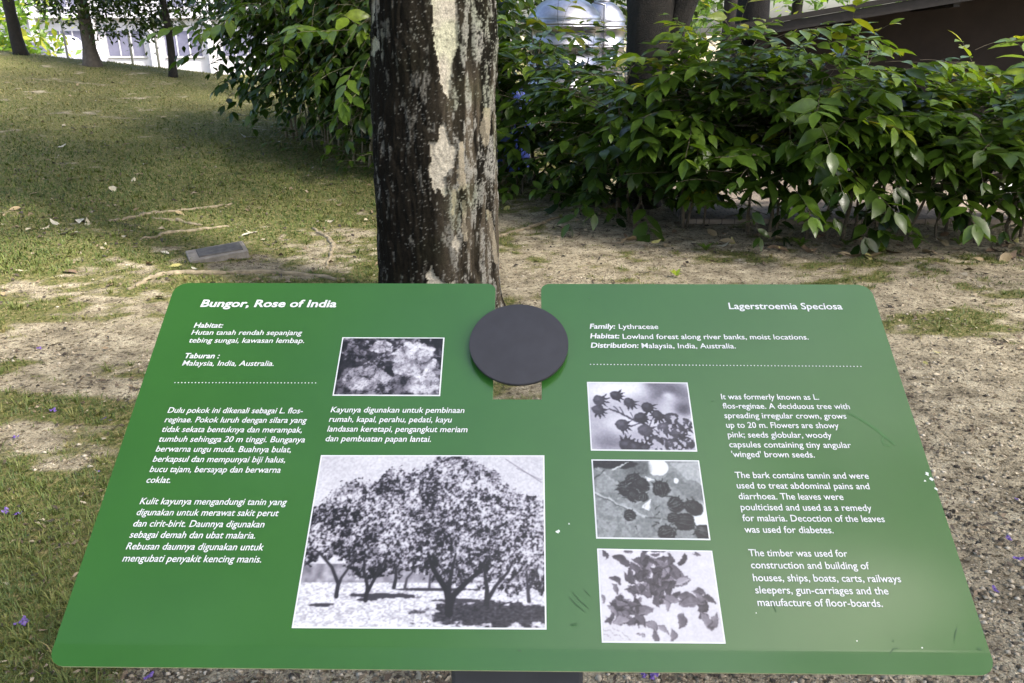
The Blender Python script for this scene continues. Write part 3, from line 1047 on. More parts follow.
def capsule(u, v, r, n_=5, val=.15):
    p.blob(u, v, r, r / p.asp, val * .6, .06)
    a0 = p.rg.random() * 3.14
    c_, s_ = math.cos(a0), math.sin(a0)
    p.blob(u - r * .2, v - r * .3 / p.asp, r * .55, r * .45 / p.asp, val + .10, .7)
    for k in (-1.0, -.62, -.18, .25, .66, 1.0):
        pts = []
        for q_ in range(9):
            t = q_ / 4 - 1
            w = k * math.sqrt(max(0, 1 - t * t)) * .96
            pts.append((u + r * (t * c_ - w * s_), v + r * (t * s_ + w * c_) / p.asp))
        p.line(pts, .0045, .0025, .50 if abs(k) < .9 else .30, .75)
        p.line([(a_ + .006, b_ + .006) for a_, b_ in pts], .0035, .002, .05, .8)
    for k in range(4):
        an = a0 + 3.14 + (k - 1.5) * .5
        p.line([(u + math.cos(an) * r * .9, v + math.sin(an) * r * .9 / p.asp), (u + math.cos(an) * r * 1.35, v + math.sin(an) * r * 1.35 / p.asp)], .008, .002, .16)


p.blob(.12, .04, .16, .07, .16, .2); p.blob(.30, .05, .12, .05, .14, .2); p.line([(.18, .12), (.34, .02)], .008, .004, .8)
for (u_, v_, r_) in ((.30, .38, .085), (.37, .26, .07), (.44, .32, .07), (.36, .47, .06), (.62, .38, .080), (.74, .58, .075), (.90, .62, .080), (.80, .80, .085), (.70, .74, .05), (.44, .48, .05), (.30, .72, .05), (.62, .93, .08), (.96, .93, .09)):
    capsule(u_, v_, r_, val=.12 + .08 * p.rg.random())
p.poly([(.42, .60), (.52, .52), (.48, .66)], .88); p.poly([(.48, .20), (.58, .27), (.50, .28)], .85)
for q_ in range(26):
    u_, v_ = .25 + .5 * p.rg.random(), .30 + .6 * p.rg.random()
    an = p.rg.random() * 6.28
    p.line([(u_, v_), (u_ + .06 * math.cos(an), v_ + .06 * math.sin(an))], .006, .002, .12 if q_ % 2 else .68, .8)
p.warp(.022, 14)
p.A += .16 * (p.n(60, k=5, oct=2) - .5)
p.blur(1); p.contrast(1.2, .48)
to_print(p, [(.1064, .2989), (.2650, .2983), (.2655, .1752), (.1074, .1764)], greenish, board)

# 5. heap of winged seeds on pale paper
p = Paint(170, 134, .84, 57)
p.A = .83 + .08 * (p.n(5, k=1) - .5) + .10 * (p.n(80, k=2, oct=2) - .5)


def seed(u, v, r, an, val, fat=.62):
    c_, s_ = math.cos(an), math.sin(an)
    pts = []
    for k in range(9):
        t = k / 8
        x, y = (t - .5) * 2, math.sin(t * math.pi) * fat * 1.5 - .25 * math.sin(t * math.pi)
        pts.append((x, -y))
    for k in range(9):
        t = 1 - k / 8
        pts.append(((t - .5) * 2, .25 * fat * math.sin(t * math.pi)))
    P_ = [(u + (x * c_ - y * s_) * r, v + (x * s_ + y * c_) * r / p.asp) for x, y in pts]
    p.poly([(a_ + .006, b_ + .010) for a_, b_ in P_], val * .45, .55)
    p.poly(P_, val)
    p.line(P_[:9], .0028, .0015, val * .55)
    p.line([P_[0], (u + .1 * r * c_, v), P_[8]], .0022, .0012, val * 1.35, .8)


for q_ in range(110):
    t = p.rg.random()
    cu, cv, su, sv = ((.52, .22, .12, .13) if t < .55 else (.46, .42, .11, .08) if t < .72 else (.22, .66, .085, .09) if t < .88 else (.88, .66, .05, .10))
    seed(p.rg.normal(cu, su), p.rg.normal(cv, sv), .040 + .03 * p.rg.random(), p.rg.random() * 6.28, .22 + .30 * p.rg.random())
for (u_, v_, r_, an, val) in ((.20, .14, .09, .5, .28), (.31, .22, .06, .9, .36), (.05, .06, .05, 1.6, .3), (.27, .02, .04, .3, .35), (.14, .36, .05, .6, .3), (.13, .45, .05, 1.1, .42), (.28, .45, .045, .5, .33),
                              (.02, .55, .04, 1.4, .5), (.04, .79, .04, 1.4, .3), (.40, .84, .07, .7, .5), (.50, .88, .06, .6, .55), (.42, .95, .06, 1.7, .4), (.57, .92, .06, 1.7, .45), (.32, .92, .035, .3, .6), (.66, .77, .07, 1.9, .40),
                              (.60, .58, .09, -.15, .50), (.74, .53, .08, .05, .35), (.77, .60, .10, -.1, .42), (.86, .47, .05, .3, .35), (.55, .62, .06, 1.2, .55), (.92, .76, .08, 2.2, .45), (.86, .76, .07, 1.4, .5), (.30, .76, .08, .8, .34), (.37, .68, .07, -.3, .42),
                              (.66, .25, .08, .9, .34), (.72, .36, .08, -.5, .62), (.42, .08, .08, -.6, .3), (.62, .10, .06, 1.6, .3), (.87, .03, .03, .2, .4), (.10, .70, .06, .9, .5), (.16, .80, .08, -.2, .55)):
    seed(u_, v_, r_, an, val)
p.blob(.50, .05, .07, .035, .92, .15); p.blob(.50, .05, .045, .018, .35, .3)
p.line([(0, .86), (.16, .98)], .0015, .0015, .4); p.line([(.08, .86), (.24, .98)], .0015, .0015, .45); p.line([(.02, .92), (.07, .97)], .0015, .0015, .45)
p.warp(.028, 14)
p.A += .16 * (p.n(34, k=9, oct=3) - .5) * (p.A < .6)
p.blur(1)
p.contrast(1.1, .55)
to_print(p, [(.1079, .1619), (.2656, .1600), (.2664, .0362), (.1077, .0362)], np.array([0.010, -0.014, 0.020]), board)

# ---- wear on the panel: chips, scuffs and a rubbed mark
M_chip = simple_mat('bare_chip', (0.62, 0.66, 0.58), 0.7, var=0.1)
M_scuff = simple_mat('dark_scuff', (0.020, 0.075, 0.016), 0.6, var=0.2)
M_rub = simple_mat('rubbed_gloss', (0.036, 0.13, 0.026), 0.5, var=0.1)


def flake(pts, mat, z=0.0006, name='paint_chip'):
    bm = bmesh.new()
    bm.faces.new([bm.verts.new((x, y, z)) for x, y in pts])
    for f_ in bm.faces:
        f_.normal_update()
        if f_.normal.z < 0: f_.normal_flip()
    return bm_obj(name, bm, mat, board)


def rag(cx, cy, r, seed_, sx=1.0):
    rg_ = random.Random(seed_)
    return [(cx + sx * r * math.cos(k * .698) * rg_.uniform(.35, 1.1), cy + r * math.sin(k * .698) * rg_.uniform(.35, 1.1)) for k in range(9)]


def bp(px, py):
    """photo place -> board plane"""
    d = Vector(ray(px, py)); o_ = Vector((0, 0, CAM_H))
    nn = BOARD.to_3x3().col[2]
    t = (BOARD.translation - o_).dot(nn) / d.dot(nn)
    q = BOARD.inverted() @ (o_ + d * t)
    return q.x, q.y


for (px, py, r_, s_) in ((927, 474, .0040, 1), (931, 479, .0034, 2), (925, 481, .0022, 3), (936, 489, .0028, 4), (558, 532, .0034, 5), (569, 524, .0016, 6), (756, 613, .0012, 7), (857, 641, .0015, 8), (922, 648, .0018, 9)):
    x, y = bp(px, py); flake(rag(x, y, r_, s_), M_chip)
for (px, py, r_, s_) in ((589, 298, .0022, 1), (979, 649, .0022, 2), (893, 641, .0014, 3), (520, 651, .0022, 4), (574, 625, .003, 5), (452, 297, .0015, 6), (712, 401, .002, 7)):
    x, y = bp(px, py); flake(rag(x, y, r_, s_, 1.6), M_scuff, name='scuff')


def stroke(pxs, w, mat, name='scuff'):
    P_ = [bp(*q) for q in pxs]
    L_, R_ = [], []
    n_ = len(P_)
    for i, (x, y) in enumerate(P_):
        a_ = P_[max(0, i - 1)]; b_ = P_[min(n_ - 1, i + 1)]
        dx, dy = b_[0] - a_[0], b_[1] - a_[1]
        l_ = math.hypot(dx, dy)
        ww = w * (0.25 + 0.75 * math.sin(math.pi * (i + .4) / (n_ - .2)))
        L_.append((x - dy / l_ * ww, y + dx / l_ * ww)); R_.append((x + dy / l_ * ww, y - dx / l_ * ww))
    bm = bmesh.new()
    a_ = [bm.verts.new((x, y, .0004)) for x, y in L_]; b_ = [bm.verts.new((x, y, .0004)) for x, y in R_]
    for i in range(n_ - 1):
        bm.faces.new((a_[i], b_[i], b_[i + 1], a_[i + 1]))
    return bm_obj(name, bm, mat, board)


stroke([(848, 413), (858, 418), (868, 424), (878, 431), (886, 438), (895, 445)], .0022, M_rub, 'rubbed_mark')
stroke([(884, 436), (882, 441), (884, 445), (890, 446)], .0012, M_rub, 'rubbed_mark')
for q in ([(569, 597), (575, 604), (585, 612)], [(572, 592), (580, 601), (589, 609)], [(584, 590), (590, 596)], [(770, 562), (776, 566)], [(764, 573), (771, 577), (772, 582)], [(761, 588), (768, 590)],
          [(889, 655), (893, 649), (899, 648)], [(954, 640), (955, 634), (957, 628)], [(770, 598), (776, 612)]):
    stroke(q, .0009, M_scuff)
# ------------------------------------------------------------------ leaves, shrubs and trees
LEAF = np.array([  # x across, y along, z fold/curl; a pointed oval with a folded midrib
    [0, 0, 0], [-.17, .22, .045], [0, .24, 0], [.17, .22, .045],
    [-.22, .50, .05], [0, .52, .012], [.22, .50, .05],
    [-.13, .78, .015], [0, .79, -.015], [.13, .78, .015], [0, 1.05, -.09]])
LQ = np.array([[1, 2, 5, 4], [2, 3, 6, 5], [4, 5, 8, 7], [5, 6, 9, 8]])
LT = np.array([[0, 2, 1], [0, 3, 2], [7, 8, 10], [8, 9, 10]])


def leaves_geo(pos, dirs, ups, size, tint, width=1.0, simple=False):
    """pos,dirs,ups (n,3), size (n,), tint (n,)"""
    pos = np.asarray(pos); n = len(pos)
    d = dirs / (np.linalg.norm(dirs, axis=1)[:, None] + 1e-9)
    s = np.cross(d, ups); s /= np.linalg.norm(s, axis=1)[:, None] + 1e-9
    u = np.cross(s, d)
    if simple:
        P = np.array([[0, 0, 0], [-.24, .45, .05], [0, .5, 0], [.24, .45, .05], [0, 1.0, -.05]])
        Q = np.array([[0, 2, 4, 1], [0, 3, 4, 2]]); T = np.zeros((0, 3), int)
    else:
        P, Q, T = LEAF, LQ, LT
    V = pos[:, None] + size[:, None, None] * (s[:, None] * (P[None, :, 0:1] * width) + d[:, None] * P[None, :, 1:2] + u[:, None] * P[None, :, 2:3])
    o = np.arange(n)[:, None, None] * len(P)
    Qa = (Q[None] + o).reshape(-1, 4)
    Ta = (T[None] + o).reshape(-1, 3)
    return V.reshape(-1, 3), [x for x in (Qa, Ta) if len(x)], np.repeat(tint, len(P))


def foliage_obj(name, pos, dirs, ups, size, tint, mat, parent, width=1.0, simple=False):
    V, fs, t = leaves_geo(np.array(pos), np.array(dirs), np.array(ups), np.array(size), np.array(tint), width, simple)
    return link(name, mesh_arrays(name, V, fs, True, {'tint': ('FLOAT', t)}), parent, [mat])


def unit(v):
    return v / (np.linalg.norm(v) + 1e-9)


class Sprays:
    def __init__(s):
        s.p, s.d, s.u, s.s, s.t = [], [], [], [], []
        s.twigs = []

    def spray(s, p0, dr, L, n, size, tint, droop=0.5, rg=rng):
        """an arching twig with two rows of leaves"""
        dr = unit(np.array(dr, float)); p = np.array(p0, float)
        path = [p.copy()]
        step = L / n
        side = unit(np.cross(dr, [0, 0, 1.0]) + 1e-6)
        for k in range(n):
            dr = unit(dr + np.array([0, 0, -droop * step / L * 1.2]) + rg.normal(0, .05, 3))
            p = p + dr * step
            path.append(p.copy())
            if k == 0 and n > 4: continue
            sg = 1 if k % 2 else -1
            ld = unit(dr * .55 + side * sg * .8 + np.array([0, 0, -.12 - .30 * rg.random()]) + rg.normal(0, .16, 3))
            up = unit(np.array([0, 0, 1.0]) + rg.normal(0, .30, 3))
            f = .70 + .45 * math.sin(math.pi * (k + 1) / (n + 1)) * (0.8 + .4 * rg.random())
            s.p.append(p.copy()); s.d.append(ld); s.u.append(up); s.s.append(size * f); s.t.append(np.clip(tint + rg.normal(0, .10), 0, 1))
        s.p.append(p.copy()); s.d.append(unit(dr + np.array([0, 0, -.35]))); s.u.append(unit(np.array([0, 0, 1.0]) + rg.normal(0, .2, 3))); s.s.append(size * .9); s.t.append(np.clip(tint + .05, 0, 1))
        s.twigs.append(path)

    def build(s, mat, parent, twig_mat, r=.0028, name='foliage'):
        V, fs, t = leaves_geo(np.array(s.p), np.array(s.d), np.array(s.u), np.array(s.s), np.array(s.t), 1.12)
        TV, tf = join([tube(np.array(q), np.linspace(r, r * .45, len(q)), 4, cap=False) for q in s.twigs])
        n0, nl = len(V), sum(len(f) for f in fs)
        tf = [f + n0 for f in tf]
        me_ = mesh_arrays(name, np.concatenate([V, TV]), fs + tf, True, {'tint': ('FLOAT', np.concatenate([t, np.zeros(len(TV))]))},
                          np.concatenate([np.zeros(nl), np.ones(sum(len(f) for f in tf))]))
        o = link(name, me_, parent, [mat, twig_mat])
        return o


def shrub(name, label, cat, group, X, Y, height, rad, nsprays, leaf, bare, young, seed, nstems=6, mat=None, top_bias=1.0, droop=0.9, twl=.5, leanx=0.0, leany=0.0, extra=(), stem_mat=None, low=.05):
    stem_mat = stem_mat or M_stem
    rg = np.random.default_rng(seed)
    z0 = float(ground_z(X, Y))
    root = thing(name, label, cat, (X, Y, z0), group)
    S = Sprays()
    stems = []
    for k in range(nstems):
        a = k * 2.4 + rg.random()
        bx, by = rad * .45 * rg.random() * math.cos(a), rad * .45 * rg.random() * math.sin(a)
        tx, ty = rad * (.35 + .45 * rg.random()) * math.cos(a + rg.normal(0, .7)) + leanx, rad * (.35 + .45 * rg.random()) * math.sin(a + rg.normal(0, .7)) + leany
        h = height * (.72 + .25 * rg.random())
        path = []
        for i in range(8):
            t = i / 7
            path.append((bx + (tx - bx) * t ** 1.4 + rg.normal(0, .018), by + (ty - by) * t ** 1.4 + rg.normal(0, .018), -0.04 + h * t))
        stems.append(np.array(path))
        tube_obj('stem', path, np.linspace(.013, .005, 8) * (0.6 + .9 * rg.random()), stem_mat, root, 7, .06)
    for k in range(nsprays):
        st = stems[rg.integers(len(stems))]
        t = bare + (1 - bare) * rg.random() ** (1 / top_bias)
        f = t * 7; i = min(6, int(f)); p = st[i] + (st[i + 1] - st[i]) * (f - i)
        a = rg.random() * 6.283
        reach = rad * (.15 + .75 * rg.random() ** .8) * (1.0 if t < .75 else .7)
        p = p + np.array([math.cos(a) * reach, math.sin(a) * reach, rg.normal(.03, .07)])
        p[2] = max(p[2], bare * height * .8)
        a2 = a + rg.normal(0, .7)
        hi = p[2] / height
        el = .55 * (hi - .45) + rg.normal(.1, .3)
        tint = np.clip(.10 + .34 * hi + rg.normal(0, .20) + young * max(0, hi - .72) * 2.2, 0, .97)  # leaf colour darkens downward in place of inner shade; young growth lighter on top
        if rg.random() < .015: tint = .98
        S.spray(p, (math.cos(a2) * math.cos(el), math.sin(a2) * math.cos(el), math.sin(el)), twl * (.6 + .6 * rg.random()), int(rg.integers(5, 10)), leaf * (.55 + .75 * rg.random()), tint, droop, rg)
    for (px, py, pz, dx, dy, dz, L, n, sz, ti) in extra:
        S.spray((px - X, py - Y, pz - z0), (dx, dy, dz), L, n, sz, ti, .5, rg)
    for k in range(int(nsprays * low)):      # low shoots near the ground
        a = rg.random() * 6.283; q = rad * rg.random() ** .6
        S.spray((q * math.cos(a), q * math.sin(a), .06 + .28 * rg.random()), (math.cos(a), math.sin(a), .5), twl * .55, int(rg.integers(3, 6)), leaf * (.5 + .4 * rg.random()), .25 + .3 * rg.random(), .4, rg)
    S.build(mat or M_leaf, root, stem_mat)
    return root


def sx(px, py, Y, dx, dy, dz, L, n, sz, ti):
    p = at(px, py, Y)
    return (p.x, p.y, p.z, dx, dy, dz, L, n, sz, ti)


GR = 'shrubs of the right hedge'
HE = [  # X, Y, height, radius, sprays, label
    (0.10, 8.25, 1.60, .52, 120, 'low dark shrub standing just right of the mottled trunk', ()),
    (0.55, 8.35, 1.66, .50, 110, 'shrub in front of the larger steel water tank', ()),
    (0.98, 7.15, 1.42, .52, 125, 'drooping shrub in front of the second dark trunk', (sx(652, 120, 6.6, -.3, -.6, -.5, .5, 8, .17, .45),)),
    (1.48, 6.75, 1.58, .55, 150, 'dense leafy shrub right of the second dark trunk, left of the shelter corner', (sx(715, 45, 6.6, -.6, -.3, .4, .5, 9, .15, .65), sx(700, 70, 6.4, -.7, -.4, .1, .5, 9, .15, .55))),
    (2.00, 6.45, 1.66, .55, 160, 'tallest shrub of the right hedge under the low corner of the shelter roof', (sx(770, 40, 6.3, .7, -.2, .35, .5, 9, .15, .7), sx(800, 48, 6.2, .8, -.3, .3, .55, 9, .15, .75), sx(745, 50, 6.3, -.3, -.5, .4, .5, 9, .15, .6))),
    (2.55, 6.35, 1.46, .52, 135, 'hedge shrub with yellowing leaves over the pale brick path', (sx(815, 45, 6.2, .8, -.2, .3, .5, 9, .14, .85), sx(830, 70, 6.0, .6, -.5, .1, .5, 9, .15, .8), sx(842, 118, 5.9, .7, -.5, .1, .42, 7, .15, .9))),
    (3.10, 6.35, 1.32, .52, 130, 'hedge shrub with a wide bare gap below it, before the dark shelter wall', (sx(885, 62, 6.2, .8, -.3, .1, .55, 10, .14, .7), sx(920, 60, 6.1, .8, -.3, .1, .5, 9, .14, .75), sx(860, 78, 6.1, -.4, -.6, .1, .4, 7, .15, .8))),
    (3.62, 6.40, 1.22, .46, 85, 'thin shrub with crossing bare stems beside the white table', (sx(950, 62, 6.2, .9, -.2, .05, .55, 9, .13, .7), sx(960, 90, 6.1, .8, -.2, .0, .5, 9, .13, .5))),
    (4.20, 6.30, 1.40, .50, 110, 'shrub at the right end of the hedge with a long upright young shoot', (sx(975, 50, 6.1, .8, -.1, .45, .5, 8, .15, .88), sx(1000, 45, 6.0, .7, -.2, .3, .45, 8, .15, .95), sx(985, 75, 6.1, .7, -.3, .1, .5, 9, .13, .7))),
]
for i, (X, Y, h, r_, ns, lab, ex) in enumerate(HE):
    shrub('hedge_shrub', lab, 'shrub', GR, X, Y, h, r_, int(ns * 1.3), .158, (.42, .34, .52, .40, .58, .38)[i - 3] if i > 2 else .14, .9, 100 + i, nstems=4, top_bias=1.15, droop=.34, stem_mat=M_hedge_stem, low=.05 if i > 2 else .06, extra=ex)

GL = 'shrubs of the left thicket'
LE = [
    (-2.72, 10.6, 2.7, .62, 200, 'leftmost tall shrub of the thicket, hanging over the grassy crest', (sx(235, 45, 10.2, -.8, -.3, .0, .7, 10, .17, .4), sx(215, 30, 10.1, -.8, -.2, .2, .8, 11, .18, .6))),
    (-2.15, 9.9, 2.6, .62, 210, 'tall thicket shrub with sunlit pale leaves at its top', (sx(262, 15, 9.3, -.6, -.5, .1, .7, 10, .20, .75), sx(285, 35, 9.2, .3, -.8, .0, .6, 9, .20, .7))),
    (-1.62, 9.3, 2.6, .62, 210, 'tall thicket shrub over several bare whitish stems', (sx(315, 30, 8.7, .1, -.8, .1, .6, 9, .21, .72), sx(330, 15, 8.6, .5, -.7, .1, .6, 10, .21, .8))),
    (-1.05, 8.9, 2.5, .60, 190, 'tall thicket shrub pressed against the left side of the mottled trunk', (sx(360, 60, 8.2, -.3, -.7, -.2, .6, 9, .17, .6), sx(362, 88, 8.2, -.3, -.7, -.2, .5, 8, .17, .5), sx(350, 30, 8.2, -.5, -.6, .1, .6, 9, .2, .6))),
    (-0.66, 9.3, 2.4, .50, 110, 'tall shrub standing behind the mottled trunk', ()),
]
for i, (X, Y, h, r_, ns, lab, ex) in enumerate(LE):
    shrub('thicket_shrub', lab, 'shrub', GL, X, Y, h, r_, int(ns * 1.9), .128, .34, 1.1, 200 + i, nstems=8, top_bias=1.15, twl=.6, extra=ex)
# darker shrubs farther back, seen through the gaps
for i, (X, Y, h, r_, lab) in enumerate([(-.75, 11.2, 2.6, .7, 'dark shrub in the back row, left of the steel tanks'), (1.9, 11.0, 1.3, .8, 'dark shrub in the back row between the second trunk and the shelter'),
                                        (-1.6, 11.2, 2.6, .8, 'dark shrub behind the thicket of bare stems')]):
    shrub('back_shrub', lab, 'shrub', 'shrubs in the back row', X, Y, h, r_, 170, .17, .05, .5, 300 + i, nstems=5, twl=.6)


# ---- trees
SKY_GAPS = [(2.4, -1.05, 2.1, .70), (.9, -.3, .8, .5)]   # openings cut in the crowns so the board mirrors sky: x, y, half sizes


def canopy(parent, n, centres, size, mat, seed, simple=True, tint=.4, flat=.75, name='crown'):
    """many leaves gathered in clumps; centres: (x,y,z,rx,ry,rz) relative to parent"""
    rg = np.random.default_rng(seed)
    cs = np.array(centres, float)
    vol = cs[:, 3] * cs[:, 4] * cs[:, 5]
    pick = rg.choice(len(cs), n, p=vol / vol.sum())
    # clump seeds inside every lobe
    K = max(6, n // 26)
    pk = rg.choice(len(cs), K, p=vol / vol.sum())
    q = rg.normal(0, 1, (K, 3)); q /= np.linalg.norm(q, axis=1)[:, None]
    q *= (rg.random((K, 1)) ** .42)
    cl = cs[pk, :3] + q * cs[pk, 3:]
    who = rg.integers(0, K, n)
    pos = cl[who] + rg.normal(0, 1, (n, 3)) * np.array([.28, .28, .14]) * size / .16
    wp = pos + np.array(parent.location)
    keep = np.ones(n, bool)
    for (gx, gy, gr, gq) in SKY_GAPS:
        keep &= ~((((wp[:, 0] - gx) / gr) ** 2 + ((wp[:, 1] - gy) / gq) ** 2 < 1 + .5 * (rg.random(n) - .5)) & (wp[:, 2] > 4.5))
    pos = pos[keep]; who = who[keep]; n = len(pos)
    d = rg.normal(0, 1, (n, 3)); d[:, 2] = d[:, 2] * .5 - .45
    u = rg.normal(0, .5, (n, 3)) + np.array([0, 0, 1.0])
    t = np.clip(tint + .16 * rg.normal(0, 1, n) + .15 * rg.normal(0, 1, K)[who], 0, 1)
    return foliage_obj(name, pos, d, u, size * (.7 + .6 * rg.random(n)), t, mat, parent, 1.0, simple)


def limb(parent, p0, p1, r0, r1, mat, seed, sag=.0):
    rg = np.random.default_rng(seed)
    p0, p1 = np.array(p0, float), np.array(p1, float)
    L = np.linalg.norm(p1 - p0)
    path = []
    for i in range(9):
        t = i / 8
        path.append(p0 + (p1 - p0) * t + np.array([0, 0, sag * math.sin(math.pi * t)]) + (rg.normal(0, .025 * L, 3) if 0 < i < 8 else 0))
    return tube_obj('limb', path, np.linspace(r0, r1, 9), mat, parent, 10, .03)


# the mottled tree behind the board
TX, TY = -0.387, 4.30
TZ = float(ground_z(TX, TY))
NA, NH, TH = 300, 620, 4.6
th = np.arange(NA) * 2 * np.pi / NA
zz = np.concatenate([np.linspace(-0.08, 2.35, 520), np.linspace(2.37, TH, 100)])
TT, ZZ = np.meshgrid(th, zz)
rad = 0.280 + 0.032 * np.clip(2.2 - ZZ, 0, 3) / 2 + 0.030 * np.exp(-np.clip(ZZ, 0, 9) / .35) + 0.055 * np.exp(-np.clip(ZZ + .02, 0, 9) / .09) * (1 + .5 * np.sin(TT * 5 + .8))
for (ka, kz, kr, kh) in ((-.5, 1.55, .20, .016), (.55, .95, .16, .014), (-1.0, .8, .22, .018), (.1, 2.0, .2, .012), (1.3, 1.5, .2, .016), (-1.45, 1.2, .25, .014)):
    da = (TT + np.pi / 2 - ka + np.pi) % (2 * np.pi) - np.pi
    rad = rad + kh * np.exp(-(da * .29 / (kr * .45)) ** 2 - ((ZZ - kz) / kr) ** 2)
rad = rad + .007 * np.sin(TT * 3 + ZZ * 1.1 + .6) + .008 * np.sin(TT * 2 + ZZ * .8) + .005 * np.sin(TT * 5 + ZZ * 1.6 + 1)
# unrolled surface coordinates (arc length s, height z); angle measured from the side facing the camera (-Y), towards +X
ang = (TT + np.pi / 2 + np.pi) % (2 * np.pi) - np.pi
sarc = ang * .285
bark_n = fbm(sarc * 16, ZZ * 5, 71, 5, .62)
ridge = np.abs(fbm(sarc * 26 + 2.0 * fbm(sarc * 5, ZZ * 3, 72, 2), ZZ * 4.2, 73, 4, .6) - .5)


def trunk_px(px, py):
    """photo place -> (arc, height) on the trunk's face"""
    d = ray(px, py)
    ox, oy = -TX, -TY
    a_ = d[0] ** 2 + d[1] ** 2
    b_ = 2 * (d[0] * ox + d[1] * oy)
    c_ = ox * ox + oy * oy - .29 ** 2
    disc_ = b_ * b_ - 4 * a_ * c_
    t = (-b_ - math.sqrt(max(0, disc_))) / (2 * a_)
    x, y, z = d[0] * t - TX, d[1] * t - TY, CAM_H + d[2] * t - TZ
    an = (math.atan2(y, x) + math.pi / 2 + math.pi) % (2 * math.pi) - math.pi
    return an * .285, z


def patch(polypx):
    P_ = [trunk_px(*q) for q in polypx]
    jx = sarc + .010 * (fbm(sarc * 60, ZZ * 40, 81, 3) - .5) * 2
    jz = ZZ + .018 * (fbm(sarc * 60 + 9, ZZ * 40, 83, 3) - .5) * 2
    ins = np.zeros(sarc.shape, bool)
    for i in range(len(P_)):
        (x0, y0), (x1, y1) = P_[i], P_[(i + 1) % len(P_)]
        cnd = (y0 > jz) != (y1 > jz)
        ins ^= cnd & (jx < (x1 - x0) * (jz - y0) / (y1 - y0 + 1e-12) + x0)
    return ins


pale = np.zeros(sarc.shape)
cream = np.zeros(sarc.shape)
for q in ([(433, -60), (458, -60), (460, 20), (461, 45), (456, 62), (453, 85), (452, 98), (445, 90), (442, 78), (440, 58), (436, 40), (434, 15)],
          [(433, 146), (433, 141), (440, 141), (444, 135), (442, 127), (447, 122), (449, 132), (453, 142), (460, 148), (456, 165), (450, 172), (450, 186), (453, 192), (447, 195), (443, 186), (439, 193), (436, 182), (433, 170), (435, 155)],
          [(455, 241), (460, 234), (465, 240), (463, 255), (458, 248)], [(433, 270), (437, 266), (444, 277), (452, 283), (459, 276), (459, 290), (434, 290)], [(379, 225), (384, 225), (385, 236), (379, 238)],
          [(377, 40), (381, 36), (384, 46), (380, 58), (377, 52)], [(375, 100), (379, 100), (379, 117), (376, 117)], [(380, 176), (384, 178), (384, 205), (380, 212)], [(375, 2), (379, 0), (378, 25), (376, 25)]):
    pale = np.maximum(pale, patch(q))
for q in ([(461, 142), (466, 140), (466, 165), (470, 186), (463, 190), (460, 175)], [(466, 200), (470, 202), (471, 240), (466, 240)], [(484, 108), (489, 105), (489, 140), (485, 148), (482, 130)], [(488, 210), (491, 212), (496, 265), (493, 262)], [(456, 190), (460, 190), (458, 215), (455, 215)]):
    cream = np.maximum(cream, patch(q))
# lichen speckle and streaks: denser on the right-hand half
rightness = sstep(-.02, .20, sarc)
leftband = np.exp(-((sarc + .27) / .03) ** 2)
st = fbm(sarc * 42, ZZ * 9, 91, 4, .6)
sp = fbm(sarc * 170, ZZ * 120, 93, 2, .6)
big = fbm(sarc * 9, ZZ * 3.2, 95, 3)
streak = sstep(.60, .70, st + .13 * rightness + .10 * leftband + .30 * (big - .5) - .05)
speck = sstep(.76, .84, sp + .10 * (big - .45) + .05 * rightness + .25 * (st - .5))
mott = np.clip(np.maximum(streak * (.22 + .45 * rightness + .3 * leftband) * sstep(.35, .6, sp + .1), speck * (.35 + .4 * rightness)), 0, 1)
tan_ = rightness * sstep(.40, .62, fbm(sarc * 20, ZZ * 2.2, 97, 4, .6)) * sstep(1.55, 1.15, ZZ)
dark = np.array([.0070, .0060, .0045]); brown = np.array([.0165, .0138, .0095]); tanc = np.array([.085, .070, .050]); palec = np.array([.30, .275, .225]); creamc = np.array([.20, .175, .13]); lich = np.array([.25, .242, .215])
col = dark[None, None] + (brown - dark) * (sstep(.42, .68, bark_n) * (.30 + .9 * rightness))[..., None]
col = col + (tanc - col) * (tan_ * .75)[..., None]
col = col + (lich - col) * mott[..., None]
pm = np.clip(pale, 0, 1) * (.80 + .20 * (fbm(sarc * 90, ZZ * 60, 99, 3) > .42))
palev = palec * (.72 + .55 * fbm(sarc * 40, ZZ * 22, 98, 4, .6))[..., None]
col = col + (palev - col) * pm[..., None]
cm = cream * (.55 + .45 * (st > .45))
col = col + (creamc - col) * cm[..., None]
green = sstep(.52, .7, fbm(sarc * 7, ZZ * 4, 101, 3)) * .25
col = col * (1 - green[..., None]) + col * np.array([.85, 1.12, .7]) * green[..., None]
rad = rad + .016 * (bark_n - .5) * (1 - pm) + .009 * np.minimum(ridge, .2) * 5 * (1 - pm) - .007 * pm + .004 * mott * (1 - pm)
V = np.stack([np.cos(TT) * rad - .034 * np.clip((2.0 - ZZ) / 2, -1, 1.1), np.sin(TT) * rad, ZZ], -1).reshape(-1, 3)
ii = np.arange(NA * len(zz)).reshape(len(zz), NA)
nxt = np.roll(ii, -1, 1)
Q = np.stack([ii[:-1], nxt[:-1], nxt[1:], ii[1:]], -1).reshape(-1, 4)
me = mesh_arrays('trunk', V, Q, True, {'bark': ('FLOAT_COLOR', col.reshape(-1, 3))})
m, nt, b, out = new_mat('mottled_bark')
a = nd(nt, 'ShaderNodeAttribute', attribute_name='bark')
fn = noise(nt, 130.0, 5, 0.65)
fr = ramp(nt, fn.outputs[0], [(0.3, (0.6, 0.6, 0.6)), (0.7, (1.3, 1.3, 1.3))])
nt.links.new(mix(nt, 1.0, a.outputs['Color'], fr.outputs[0], 'MULTIPLY'), b.inputs['Base Color'])
b.inputs['Roughness'].default_value = 0.9
b.inputs['Specular IOR Level'].default_value = 0.05
